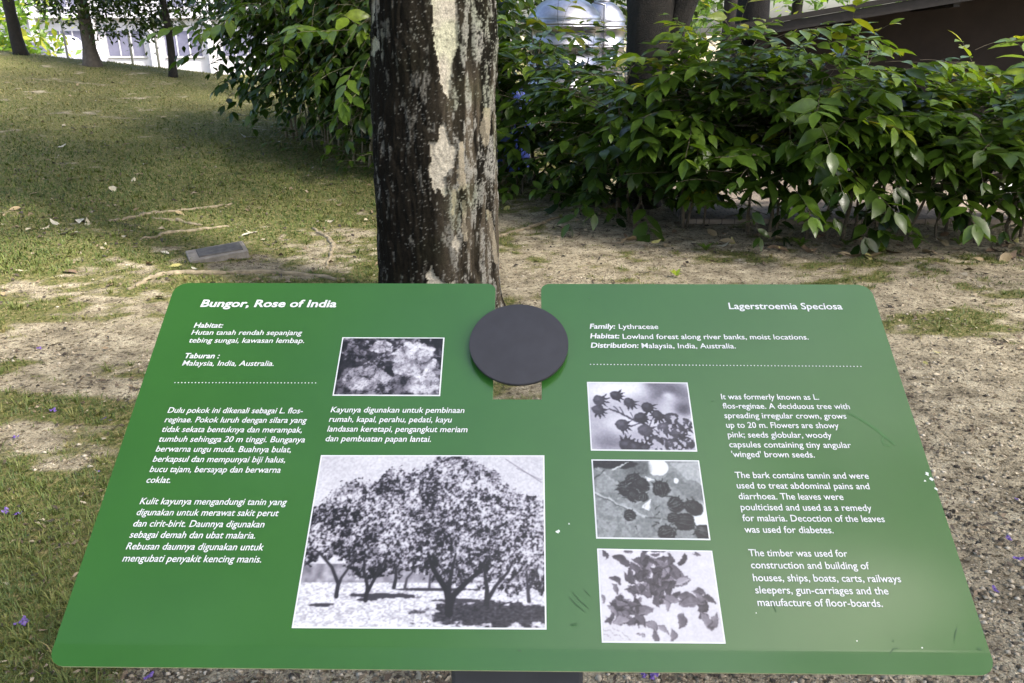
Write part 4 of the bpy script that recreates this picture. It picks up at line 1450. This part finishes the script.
bump(nt, b, fn.outputs[0], 0.5, 0.008)
tree = thing('mottled_tree', 'thick tree with dark peeling bark and pale bare patches behind the green board', 'tree', (TX, TY, TZ))
link('trunk', me, tree, [m])
for k, (p0, p1, r0, r1) in enumerate([((0, 0, 4.2), (-2.2, -1.6, 6.4), .17, .05), ((0, 0, 4.4), (2.0, .6, 6.6), .17, .05), ((0, 0, 4.3), (-.6, 2.4, 6.6), .16, .05), ((0, 0, 4.4), (.3, -2.2, 6.8), .16, .05), ((0, 0, 4.4), (-2.6, 1.0, 6.8), .15, .05), ((0, 0, 4.3), (.2, .1, 7.4), .2, .06)]):
    limb(tree, p0, p1, r0, r1, M_dark_bark, 400 + k)
CANOPY_MAIN = [(-2.6, -1.6, 6.9, 1.9, 1.9, .9), (-3.6, -4.2, 7.0, 1.7, 1.6, .8), (-1.6, -5.0, 7.0, 1.5, 1.3, .8), (1.4, .6, 7.0, 1.9, 1.6, .9), (-.6, 2.2, 7.0, 2.2, 1.9, .9), (-3.4, 1.2, 7.0, 2.0, 1.9, .9), (-.8, .2, 7.9, 2.4, 2.2, .8), (-5.0, -.8, 6.6, 1.6, 1.7, .8), (2.9, 2.4, 7.0, 1.8, 1.8, .9), (-2.0, 5.2, 7.0, 2.0, 1.6, .8)]
canopy(tree, 18000, CANOPY_MAIN, .19, M_crown, 410)

# second tree behind the hedge
p = at(636, 205, 7.75)
t2 = thing('dark_tree', 'dark trunked tree rising out of the right hedge beside the steel tanks', 'tree', (p.x, 7.75, float(ground_z(p.x, 7.75))))
path, rr_ = [], []
for i in range(22):
    z = -.1 + i * .2
    path.append((.02 * math.sin(z * 2) + .075 * max(0, z - 1.2), .02 * math.cos(z * 3), z))
    rr_.append(.165 + .12 * math.exp(-max(z, 0) / .12) + .055 * float(sstep(1.3, 2.0, z)) + .01 * math.sin(z * 5))
tube_obj('trunk', path, rr_, M_dark_bark, t2, 28, .03)
limb(t2, (.03, 0, 1.15), (1.15, -.2, 4.2), .12, .05, M_dark_bark, 421)
limb(t2, (.05, 0, 3.6), (-1.4, .6, 5.8), .14, .05, M_dark_bark, 422)
limb(t2, (.05, 0, 3.9), (.6, 1.5, 6.2), .14, .05, M_dark_bark, 423)
canopy(t2, 3600, [(-1.2, .6, 6.2, 1.8, 1.6, .9), (1.3, 0, 5.6, 1.6, 1.4, .9), (.5, 1.5, 6.6, 1.8, 1.6, 1.0)], .19, M_crown, 424)

# trees on the crest of the slope
def crest_tree(name, label, X, Y, r, lean, mat, flare, crown, nleaf, seed, leafmat=None, h=5.0, size=.17, tint=.35, low=()):
    z0 = float(ground_z(X, Y))
    t = thing(name, label, 'tree', (X, Y, z0), None)
    rg = np.random.default_rng(seed)
    path = [(lean * z + .03 * math.sin(z * 2.3 + seed), .03 * math.cos(z * 1.7), z) for z in np.linspace(-.12, h, 26)]
    rr_ = [r * (1 - .09 * z) + flare * math.exp(-max(z, 0) / .14) for z in np.linspace(-.12, h, 26)]
    tube_obj('trunk', path, rr_, mat, t, 14, .06)
    for k in range(4):
        z = h * (.55 + .12 * k)
        c = crown[k % len(crown)]
        limb(t, (lean * z, 0, z), (c[0], c[1], c[2]), r * .45, r * .15, mat, seed + 10 + k)
    canopy(t, nleaf, crown, size, leafmat or M_crown, seed + 50, tint=tint)
    if low: canopy(t, 4600, low, .10, M_crown, seed + 60, tint=.25, name='hanging_foliage')
    return t


p = at(20, 50, 15.2)
crest_tree('crest_tree', 'leftmost black trunk leaning on the crest of the slope', p.x, 15.2, .105, -.015, M_dark_bark, .05, [(-.8, 0, 4.2, 1.6, 1.4, 1.1), (.6, .5, 4.6, 1.6, 1.4, 1.1), (-2.4, 0, 4.2, 1.4, 1.4, 1.2)], 2200, 500)
p = at(92, 56, 14.8)
crest_tree('crest_tree', 'grey trunk with a flared base on the crest between two black trunks', p.x, 14.8, .100, -.035, M_grey_bark, .10,
           [(.75, -.2, 2.0, 1.0, .9, .7), (-.45, .0, 1.9, .45, .6, .45), (.2, .2, 3.4, 1.8, 1.5, 1.0)], 3000, 520, size=.15, tint=.3,
           low=[(-.42, 0, 1.05, .38, .5, .34), (.30, 0, .98, .50, .5, .50), (.98, 0, .85, .45, .5, .46), (1.30, 0, 1.25, .42, .5, .45), (.6, 0, 1.4, .9, .5, .4), (1.9, 0, 1.15, .40, .5, .42), (-.8, 0, 1.35, .3, .5, .3)])
p = at(172, 67, 14.6)
crest_tree('crest_tree', 'thin black trunk on the crest nearest the thicket', p.x, 14.6, .062, -.005, M_dark_bark, .03, [(.70, .1, 1.05, .45, .7, .65), (1.2, 0, 2.0, .9, .9, .8), (.2, 0, 3.2, 1.2, 1.0, .8), (-.25, 0, 1.9, .5, .5, .45)], 2600, 540, size=.12, tint=.38)

# sunlit trees and bushes beyond
GB = 'trees far behind the shelter and the street'
for i, (X, Y, zc, r_, lab, mt, ti, n_) in enumerate([
        (-16.5, 27, 1.9, 2.3, 'bright yellow green tree behind the leftmost black trunk', M_far_leaf, .75, 1500),
        (-18.3, 30, .8, 1.6, 'low bright green bush left of the grey trunk, before the white building', M_far_leaf, .8, 900),
        (2.0, 22, 2.8, 3.0, 'dark tree far behind the steel tanks', M_crown, .3, 2200),
        (4.9, 24, 3.2, 2.8, 'light green tree behind the second trunk with bright gaps', M_far_leaf, .5, 1500),
        (8.6, 26, 4.6, 3.4, 'light tree behind the two dark poles above the shelter roof', M_far_leaf, .45, 1800),
        (-3.4, 22, 3.4, 2.6, 'tree far behind the thicket', M_far_leaf, .35, 1700),
        (13.5, 24, 5.0, 3.4, 'dark tree rising behind the shelter', M_crown, .3, 1500),
        (9.6, 21, 1.7, 2.2, 'light green bush beyond the left half of the shelter roof', M_far_leaf, .45, 1500),
        (13.6, 22, 1.9, 2.4, 'light green bush beyond the right half of the shelter roof', M_far_leaf, .4, 1500),
        (-0.4, 19, 3.0, 2.2, 'dark tree straight behind the mottled trunk', M_crown, .25, 1900)]):
    z0 = float(ground_z(X, Y))
    t = thing('far_tree', lab, 'tree', (X, Y, z0), GB)
    tube_obj('trunk', [(.05 * math.sin(z * 2), 0, z) for z in np.linspace(-.2, zc + .8, 10)], np.linspace(.2, .1, 10), M_dark_bark, t, 10, .04)
    canopy(t, n_, [(0, 0, zc + 1, r_, r_, r_ * .7), (-r_ * .6, 0, zc, r_ * .7, r_ * .7, r_ * .6), (r_ * .6, -.3, zc, r_ * .7, r_ * .7, r_ * .6), (0, -.5, zc - .6 * r_ * .6, r_ * .8, r_ * .7, r_ * .5)], .30, mt, 600 + i, tint=ti)
for i, (px, lab) in enumerate([(732, 'wider of two dark trunks above the left end of the shelter roof'), (762, 'narrower of two dark trunks above the left end of the shelter roof')]):
    p = at(px, 15, 19.0)
    t = thing('slim_tree', lab, 'tree', (p.x, 19.0, 0))
    tube_obj('trunk', [(.02 * math.sin(z), 0, z) for z in np.linspace(-.1, 6, 14)], np.linspace(.22, .18, 14) * (1.0 if i == 0 else .62), M_dark_bark, t, 12, .03)
    canopy(t, 900, [(0, 0, 6.2, 1.8, 1.8, 1.0), (.5, .4, 5.4, 1.4, 1.4, .7)], .28, M_crown, 660 + i)
# tall trees added so their crowns keep the sun off the place
GS = 'added shade trees around the clearing'
for i, (X, Y, R_, zc, n_, lab) in enumerate([(-7.5, 5.0, 3.6, 7.6, 5200, 'added shade tree left of the board'), (3.4, 12.4, 2.4, 7.0, 2200, 'added shade tree behind the shelter corner'), (-6.5, -3.5, 3.0, 8.0, 3000, 'added shade tree behind the viewer on the left'),
        (5.6, -2.4, 3.3, 7.4, 9000, 'added shade tree behind the viewer on the right'), (6.6, 2.8, 3.0, 7.8, 3600, 'added shade tree right of the board'), (1.2, -6.5, 2.6, 8.0, 3500, 'added shade tree straight behind the viewer'), (8.6, 7.4, 2.8, 7.6, 5200, 'added tree keeping the sun off the shelter, right of it'), (-2.3, 12.2, 2.6, 7.4, 3000, 'added shade tree rising out of the thicket')]):
    z0 = float(ground_z(X, Y))
    t = thing('sun_block_tree', lab, 'tree', (X, Y, z0), GS)
    tube_obj('trunk', [(.06 * math.sin(z), .05 * math.cos(z), z) for z in np.linspace(-.1, zc, 18)], np.linspace(.26, .14, 18), M_dark_bark, t, 16, .03)
    canopy(t, n_, [(0, 0, zc + .5, R_, R_, 1.2), (-R_ * .5, R_ * .4, zc - .4, R_ * .7, R_ * .7, .9), (R_ * .5, -R_ * .3, zc - .2, R_ * .7, R_ * .7, .9)], .22, M_crown, 700 + i)
# ------------------------------------------------------------------ steel tanks, shelter, building, small things
m, nt, b, out = new_mat('brushed_steel')
n = noise(nt, 9.0, 5)
r = ramp(nt, n.outputs[0], [(0.3, (0.27, 0.27, 0.30)), (0.7, (0.40, 0.40, 0.44))])
nt.links.new(r.outputs[0], b.inputs['Base Color'])
b.inputs['Metallic'].default_value = 1.0
b.inputs['Roughness'].default_value = 0.36
M_steel = m
M_conc = simple_mat('weathered_concrete', (0.26, 0.25, 0.23), 0.9, var=0.25, scale=7, bumpk=.4)


def tank(X, Y, zb, r, h, label):
    t = thing('water_tank', label, 'water tank', (X, Y, zb), 'steel water tanks')
    prof = [(0.0, 0), (r, 0), (r, .10)]
    z = .10
    nb = 4
    for k in range(nb):
        hb = (h - .2) / nb
        prof += [(r, z + hb * .70), (r + .03, z + hb * .74), (r + .03, z + hb * .79), (r, z + hb * .83), (r + .03, z + hb * .87), (r + .03, z + hb * .92), (r, z + hb * .96)]
        z += hb
    prof += [(r, h - .06)]
    V, q, tt = lathe(prof, 72)
    link('body', mesh_arrays('body', V, q, True), t, [M_steel])
    dome = [(r + .012, h - .06), (r + .012, h - .03), (r * .98, h), (r * .85, h + .10), (r * .66, h + .19), (r * .45, h + .245), (r * .30, h + .262)]
    V, q, tt = lathe(dome, 72)
    link('dome', mesh_arrays('dome', V, q, True), t, [M_steel])
    V, q, tt = lathe([(r * .30, h + .25), (r * .32, h + .255), (r * .32, h + .30), (r * .28, h + .315), (.0, h + .325)], 48)
    link('lid', mesh_arrays('lid', V, q, True), t, [M_steel])
    tube_obj('pipe', [(r + .06, 0, .1), (r + .06, 0, h - .1), (r + .06, 0, h + .15), (r * .8, 0, h + .2)], [.022] * 4, M_steel, t, 10)
    return t


c1_ = at(564, 45, 14.0)
tank(c1_.x, 14.0, .42, .585, 1.42, 'large stainless steel water tank above the hedge, nearest the mottled trunk')
c2_ = at(605, 40, 15.2)
tank(c2_.x - .06, 15.2, .42, .40, 1.40, 'smaller stainless steel water tank half hidden behind the large one')
bm = bmesh.new()
add_box(bm, (1.28, 14.6, .21), (2.6, 2.6, .42), bev=.02)
tag(bm_obj('tank_plinth', bm, M_conc), 'low concrete plinth under the two steel water tanks', 'plinth')

# dark shelter on the right
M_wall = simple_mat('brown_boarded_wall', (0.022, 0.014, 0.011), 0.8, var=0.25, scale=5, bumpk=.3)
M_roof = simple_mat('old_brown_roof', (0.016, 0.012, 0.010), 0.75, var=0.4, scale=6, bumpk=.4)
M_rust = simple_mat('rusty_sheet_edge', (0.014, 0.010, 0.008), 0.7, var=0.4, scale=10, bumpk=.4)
sh = thing('shelter', 'dark brown shelter with a sloping sheet roof behind the right hedge', 'shelter', (6.5, 11.6, 0))
a0 = at(731, 25, 9.2)
TURN = R(-13.0)
# where the turned front edge meets the sight line of photo place (905, 2)
d_ = ray(905, -5)
sdist = (a0.y * d_[0] - a0.x * d_[1]) / (d_[1] * math.cos(TURN) - d_[0] * math.sin(TURN))
py_ = a0.y + sdist * math.sin(TURN)
slope = (CAM_H + d_[2] * py_ / d_[1] - a0.z) / sdist
x0, x1 = 0.0, 7.5
z0_, z1_ = a0.z, a0.z + slope * 7.5
sh.location = (a0.x, a0.y, 0)
sh.rotation_euler = (0, 0, TURN)
# wall: a closed slab under the roof line
def slab(name, pts, y0, y1, mat, parent, base):
    bm = bmesh.new()
    f0 = [bm.verts.new((x - base[0], y0 - base[1], z - base[2])) for x, z in pts]
    f1 = [bm.verts.new((x - base[0], y1 - base[1], z - base[2])) for x, z in pts]
    bm.faces.new(f0); bm.faces.new(f1[::-1])
    for i in range(len(pts)):
        bm.faces.new((f0[i], f1[i], f1[(i + 1) % len(pts)], f0[(i + 1) % len(pts)]))
    bmesh.ops.recalc_face_normals(bm, faces=bm.faces[:])
    return bm_obj(name, bm, mat, parent)


sb = (0, 9.0, 0)
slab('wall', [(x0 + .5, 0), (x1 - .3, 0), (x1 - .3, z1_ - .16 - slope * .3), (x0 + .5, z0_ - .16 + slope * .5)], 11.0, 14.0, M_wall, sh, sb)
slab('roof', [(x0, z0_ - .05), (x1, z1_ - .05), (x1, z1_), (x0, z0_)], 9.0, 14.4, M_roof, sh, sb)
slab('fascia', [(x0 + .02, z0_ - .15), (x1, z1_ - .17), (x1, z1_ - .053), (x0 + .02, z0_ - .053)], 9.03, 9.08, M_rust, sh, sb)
for k in range(9):
    x = x0 + .3 + k * .95
    z = z0_ + slope * (x - x0)
    slab('rafter', [(x - .03, z - .20), (x + .03, z - .20), (x + .03, z - .06), (x - .03, z - .06)], 9.083, 10.98, M_rust, sh, sb)
for x in (x0 + .35, x0 + 3.4, x0 + 6.6):
    slab('post', [(x - .06, 0), (x + .06, 0), (x + .06, z0_ - .21 + slope * (x - x0)), (x - .06, z0_ - .21 + slope * (x - x0))], 9.15, 9.27, M_wall, sh, sb)
# white building beyond the crest
M_plaster = simple_mat('white_plaster', (0.47, 0.46, 0.49), 0.8, var=0.04, scale=2, bumpk=.1)
M_glass = simple_mat('lilac_window_glass', (0.13, 0.13, 0.19), 0.15, var=0.2, scale=2, bumpk=0)
M_band = simple_mat('grey_lilac_band', (0.42, 0.41, 0.48), 0.8, var=0.08, scale=2)
bl = thing('white_building', 'long white building with grey windows beyond the grassy crest', 'building', (-22, 46, -.5))
bm = bmesh.new(); add_box(bm, (0, 3, 3.0), (44, 6, 7.0)); bm_obj('wall', bm, M_plaster, bl)
bm = bmesh.new(); add_box(bm, (0, 2.9, 6.7), (45, 6.6, .3), bev=.03); bm_obj('roof', bm, M_band, bl)
bm = bmesh.new(); add_box(bm, (0, -.22, 2.95), (44, .45, .22), bev=.02); bm_obj('ledge', bm, M_plaster, bl)
for fl in (0.85, 3.3):
    for k in range(14):
        x = -20.5 + k * 3.1
        bm = bmesh.new(); add_box(bm, (x, -.02, fl + .75), (1.9, .05, 1.25)); w = bm_obj('window', bm, M_glass, bl)
        bm = bmesh.new(); add_box(bm, (x, -.045, fl + .06), (2.1, .09, .08)); add_box(bm, (x - .33, -.055, fl + .75), (.06, .03, 1.24)); add_box(bm, (x + .33, -.055, fl + .75), (.06, .03, 1.24)); bm_obj('frame', bm, M_plaster, w)
for k in range(15):
    x = -22 + k * 3.1
    bm = bmesh.new(); add_box(bm, (x, -.35, 1.4), (.28, .28, 2.88)); bm_obj('column', bm, M_plaster, bl)

# parked van seen beyond the grey trunk
M_van = simple_mat('silver_lilac_paint', (0.42, 0.42, 0.50), 0.3, metal=.2, var=.05, bumpk=0)
M_tyre = simple_mat('tyre_rubber', (0.02, 0.02, 0.02), 0.85, var=.2)
pv = at(72, 56, 36)
van = thing('parked_van', 'silver van parked on the street beyond the grey trunk', 'van', (pv.x - 1.2, 36, -.48))
prof = [(-2.4, .35), (2.3, .35), (2.4, .75), (2.25, 1.05), (1.75, 1.15), (1.25, 1.85), (.9, 2.0), (-2.2, 2.0), (-2.4, 1.8)]
bm = bmesh.new()
f0 = [bm.verts.new((x, -.85, z)) for x, z in prof]; f1 = [bm.verts.new((x, .85, z)) for x, z in prof]
bm.faces.new(f0); bm.faces.new(f1[::-1])
for i in range(len(prof)): bm.faces.new((f0[i], f1[i], f1[(i + 1) % len(prof)], f0[(i + 1) % len(prof)]))
bmesh.ops.recalc_face_normals(bm, faces=bm.faces[:])
bmesh.ops.bevel(bm, geom=bm.edges[:], offset=.06, segments=2, affect='EDGES')
bm_obj('body', bm, M_van, van)
for x, w_ in ((-1.4, 1.3), (.15, 1.3)):
    bm = bmesh.new(); add_box(bm, (x, -.853, 1.48), (w_, .02, .5), bev=.005); bm_obj('window', bm, M_glass, van)
for x in (-1.5, 1.5):
    for y in (-.78, .78):
        bm = bmesh.new(); bmesh.ops.create_cone(bm, cap_ends=True, segments=24, radius1=.34, radius2=.34, depth=.2, matrix=Matrix.Translation((x, y, .34)) @ Matrix.Rotation(R(90), 4, 'X')); bm_obj('wheel', bm, M_tyre, van)
M_pole = simple_mat('grey_painted_pole', (0.35, 0.36, 0.36), 0.5, var=.1)
for px, lab in ((68, 'thin grey pole on the crest left of the grey trunk'), (132, 'thin grey pole on the crest between the grey trunk and the thin black trunk'), (158, 'thin grey pole on the crest just left of the thin black trunk')):
    p = at(px, 58, 17.5)
    o = tube_obj('pole', [(0, 0, -.3), (0, 0, 2.0), (0, 0, 2.9)], [.022, .022, .02], M_pole, None, 8)
    o.location = (p.x, 17.5, float(ground_z(p.x, 17.5)))
    tag(o, lab, 'pole', 'poles along the crest')

# white garden table behind the right end of the hedge
M_plast = simple_mat('white_plastic', (0.72, 0.73, 0.72), 0.45, var=.05, bumpk=0)
p = at(1016, 190, 7.6)
tb = thing('garden_table', 'white plastic garden table behind the right end of the hedge', 'table', (p.x + .22, 7.6, .05))
tz = p.z - .05
V, q, tt = lathe([(0, tz - .02), (.36, tz - .03), (.40, tz - .025), (.40, tz), (.36, tz + .012), (0, tz + .03)], 40)
link('table_top', mesh_arrays('table_top', V, q, True), tb, [M_plast])
for k in range(4):
    a_ = R(45 + 90 * k)
    tube_obj('leg', [(.20 * math.cos(a_), .20 * math.sin(a_), tz - .02), (.38 * math.cos(a_), .38 * math.sin(a_), 0)], [.020, .016], M_plast, tb, 8)

# blue drum and grey bollard glimpsed through the leaves
M_blue = simple_mat('blue_plastic', (0.05, 0.09, 0.42), 0.4, var=.1, bumpk=0)
p = at(512, 125, 9.6)
V, q, tt = lathe([(0, 0), (.20, 0), (.215, .03), (.215, .28), (.222, .30), (.215, .32), (.215, .58), (.222, .60), (.215, .62), (.215, .86), (.20, .90), (.17, .905), (0, .89)], 36)
o = tag(link('plastic_drum', mesh_arrays('plastic_drum', V, q, True), None, [M_blue]), 'blue plastic drum glimpsed through the hedge right of the mottled trunk', 'drum')
o.location = (p.x, 9.6, float(ground_z(p.x, 9.6)))
M_lilac = simple_mat('lilac_grey_plastic', (0.30, 0.31, 0.40), 0.5, var=.08, bumpk=0)
p = at(836, 188, 8.9)
V, q, tt = lathe([(0, 0), (.11, 0), (.11, .03), (.085, .05), (.085, .62), (.09, .64), (.085, .68), (.06, .72), (0, .73)], 32)
o = tag(link('bollard', mesh_arrays('bollard', V, q, True), None, [M_lilac]), 'pale lilac grey bollard on the brick path behind the hedge', 'bollard')
o.location = (p.x, 8.9, .045)

# stone plaque set in the slope
M_stone = simple_mat('grey_stone', (0.17, 0.152, 0.128), 0.85, var=.35, scale=18, bumpk=.6, bdist=.006)
M_stone2 = simple_mat('dark_slate_face', (0.075, 0.07, 0.064), 0.8, var=.35, scale=22, bumpk=.5, bdist=.004)
pc = g(218, 257)
pl = thing('stone_plaque', 'small grey stone plaque lying in the grass left of the mottled trunk', 'plaque', tuple(pc))
pl.rotation_euler = (R(8), R(-4), R(27))
bm = bmesh.new(); add_box(bm, (0, 0, .0), (.40, .22, .10), bev=.012)
for v in bm.verts: v.co += Vector((random.gauss(0, .003), random.gauss(0, .003), random.gauss(0, .002)))
bm_obj('slab', bm, M_stone, pl)
bm = bmesh.new(); add_box(bm, (.02, .0, .052), (.30, .14, .012), bev=.003); bm_obj('face_plate', bm, M_stone2, pl)

# roots showing through the turf
M_root = simple_mat('pale_root', (0.19, 0.155, 0.10), 0.9, var=.4, scale=25, bumpk=.5, bdist=.004)
ROOTS = [([(108, 222), (125, 219), (137, 217), (148, 214), (168, 212), (191, 210), (215, 207), (232, 205)], .016, 'long pale root above the stone plaque, uppermost of the three there'),
         ([(152, 218), (166, 220), (177, 221), (190, 224), (202, 226)], .014, 'short pale root slanting down between two longer roots'),
         ([(140, 239), (155, 238), (165, 234), (180, 232), (195, 231), (215, 228), (234, 226)], .016, 'pale root just above the stone plaque, lowest of the three there'),
         ([(313, 229), (321, 234), (329, 239), (333, 246), (330, 256), (326, 268)], .017, 'crooked pale root between the stone plaque and the mottled trunk'),
         ([(128, 290), (145, 281), (162, 275), (182, 273), (215, 274), (260, 272), (300, 275), (345, 281)], .022, 'long dark root running behind the top edge of the board on the left'),
         ([(497, 237), (515, 232), (530, 228), (545, 222), (560, 216)], .018, 'pale root on the bare soil right of the mottled trunk'),
         ([(598, 214), (612, 206), (622, 203), (634, 206)], .03, 'thick root at the foot of the dark tree in the hedge'),
         ([(200, 292), (250, 287), (300, 283), (352, 290)], .02, 'root hidden mostly by the top left edge of the board')]
for pts, r_, lab in ROOTS[:-1]:
    P_ = [np.array(g(*q)) for q in pts]
    # refine
    path = []
    for i in range(len(P_) - 1):
        for k in range(5):
            path.append(P_[i] + (P_[i + 1] - P_[i]) * k / 5)
    path.append(P_[-1])
    path = np.array(path)
    rg_ = np.random.default_rng(len(pts) * 7 + int(pts[0][0]))
    path[:, :2] += rg_.normal(0, .006, (len(path), 2))
    path[:, 2] = ground_z(path[:, 0], path[:, 1]) + r_ * .15 + rg_.normal(0, .003, len(path))
    rad_ = r_ * (.45 + .55 * np.sin(np.linspace(.25, 2.9, len(path)))) * rg_.uniform(.8, 1.2, len(path))
    tag(tube_obj('tree_root', path, rad_, M_root, None, 9, .05), lab, 'root', 'roots showing through the ground')

# fallen leaves
M_dead = []
for i, c in enumerate([(0.34, 0.30, 0.21), (0.25, 0.185, 0.10), (0.14, 0.09, 0.05), (0.30, 0.27, 0.09), (0.40, 0.37, 0.29)]):
    M_dead.append(simple_mat('dry_leaf', c, 0.7, var=.25, scale=30, bumpk=.2))


def leaf_mesh(seed_):
    rg_ = np.random.default_rng(seed_)
    V = LEAF.copy()
    V[:, 1] -= .5
    V[:, 2] = V[:, 2] * 2.2 * rg_.uniform(-1, 1.4) + .10 * (V[:, 1] ** 2) * rg_.uniform(.2, 2.5) + rg_.normal(0, .012, len(V))
    V[:, 0] *= 1.15
    return mesh_arrays('fallen_leaf', V, [LQ, LT], True)


dead_meshes = []
for k in range(10):
    me_ = leaf_mesh(900 + k)
    me_.materials.append(M_dead[k % 5])
    dead_meshes.append(me_)


def fallen(p, size, k, rz, tilt=(0, 0), label='pale dry leaf lying on the grass slope or bare soil', group='fallen leaves'):
    o_ = bpy.data.objects.new('fallen_leaf', dead_meshes[k % 10])
    C.objects.link(o_)
    o_.location = (p[0], p[1], p[2] + .012)
    o_.rotation_euler = (tilt[0], tilt[1], rz)
    o_.scale = (size, size, size)
    tag(o_, label, 'fallen leaf', group)


DL = 'fallen dry leaf on the grass slope or the bare soil around the board'
spots = [(65, 234, .14, 4), (74, 236, .12, 0), (55, 224, .12, 4), (80, 222, .17, 4), (88, 224, .12, 0), (165, 254, .10, 4), (125, 237, .11, 0), (113, 191, .16, 0), (102, 181, .12, 4), (70, 181, .12, 0), (252, 233, .12, 0), (246, 236, .13, 4),
         (45, 229, .10, 0), (30, 231, .10, 0), (195, 270, .08, 4), (70, 273, .15, 2), (62, 147, .13, 4), (145, 165, .12, 4), (180, 215, .12, 1), (150, 265, .12, 1), (245, 137, .22, 4), (250, 138, .2, 4), (330, 222, .14, 0), (340, 206, .14, 1),
         (937, 354, .05, 3), (925, 365, .05, 3), (540, 206, .15, 4), (610, 200, .16, 4), (722, 246, .16, 0), (780, 250, .16, 2), (845, 256, .12, 1), (868, 258, .13, 3), (810, 252, .14, 2), (990, 252, .12, 2)]
for i, (px, py, s_, k) in enumerate(spots):
    fallen(g(px, py), s_ * .8, k + 5 * (i % 2), rng.random() * 6.28, (rng.normal(0, .2), rng.normal(0, .2)), DL)
for i in range(95):
    y = 3.0 + 11.5 * rng.random() ** 1.0
    x = (rng.random() * 1.0 - .62) * y * 1.1
    if x > 1.0 and y > 6.2: continue
    fallen((x, y, float(ground_z(x, y))), .04 + .06 * rng.random(), int(rng.integers(0, 10)), rng.random() * 6.28, (rng.normal(0, .3), rng.normal(0, .3)), DL)
for i in range(85):
    x = .9 + 3.8 * rng.random(); y = 6.0 + .8 * rng.random() - .1 * x
    fallen((x, y, float(ground_z(x, y))), .06 + .09 * rng.random(), int(rng.choice([1, 2, 6, 7, 3])), rng.random() * 6.28, (rng.normal(0, .4), rng.normal(0, .4)), DL)

# purple petals
m, nt, b, out = new_mat('purple_petal')
b.inputs['Base Color'].default_value = (0.10, 0.055, 0.22, 1)
b.inputs['Roughness'].default_value = 0.6
bm = bmesh.new()
for (cx_, cy_, an) in ((0, 0, 0), (.011, .006, 1.3), (-.008, .010, 2.6)):
    ring = []
    for k in range(10):
        a_ = 2 * math.pi * k / 10
        rr_ = .010 * (1 + .25 * math.cos(3 * a_ + an))
        ring.append(bm.verts.new((cx_ + rr_ * math.cos(a_), cy_ + rr_ * .7 * math.sin(a_), .004 + .004 * math.sin(2 * a_ + an))))
    c_ = bm.verts.new((cx_, cy_, .002))
    for k in range(10): bm.faces.new((c_, ring[k], ring[(k + 1) % 10]))
pme = bpy.data.meshes.new('fallen_petal'); bm.to_mesh(pme); bm.free(); pme.materials.append(m)
pet = [(20, 627), (28, 625), (110, 423), (99, 474), (54, 412), (151, 681), (1015, 502), (1007, 542), (1018, 563), (993, 593), (5, 515), (18, 517), (105, 421), (40, 350), (645, 679), (652, 678), (15, 440)]
for i, (px, py) in enumerate(pet):
    o_ = bpy.data.objects.new('fallen_petal', pme); C.objects.link(o_)
    o_.location = g(px, py, .012); o_.rotation_euler = (rng.normal(0, .2), rng.normal(0, .2), rng.random() * 6.28)
    s_ = .5 + .5 * rng.random(); o_.scale = (s_, s_, s_)
    tag(o_, 'small purple petal fallen on the ground beside the green board', 'petal', 'fallen purple petals')

# weeds at the foot of the hedge
def weed(px, py, n_, size, ti, label):
    p_ = g(px, py)
    t_ = thing('weed', label, 'plant', tuple(p_), 'weeds on the bare soil')
    pos, dd, uu, ss, tt_ = [], [], [], [], []
    for k in range(n_):
        a_ = k * 2.4
        pos.append((.004 * math.cos(a_), .004 * math.sin(a_), .01 + .015 * rng.random())); dd.append((math.cos(a_), math.sin(a_), .5 + .5 * rng.random())); uu.append((0, 0, 1.0)); ss.append(size * (.7 + .5 * rng.random())); tt_.append(ti + .1 * rng.random())
    foliage_obj('leaves', pos, dd, uu, ss, tt_, M_leaf, t_)


weed(676, 278, 7, .055, .85, 'small yellow green weed above the top edge of the board, right of the notch')
weed(705, 252, 9, .08, .45, 'dark green weed under the shrub right of the second trunk')
weed(878, 254, 13, .09, .75, 'bright weed under the thin shrub over the brick path')
weed(800, 248, 9, .08, .55, 'low weed in the middle of the right hedge foot')
weed(846, 247, 8, .07, .6, 'low weed with yellowish leaves under the wide gap of the hedge')
weed(958, 246, 9, .08, .5, 'weed at the foot of the hedge below the white table')
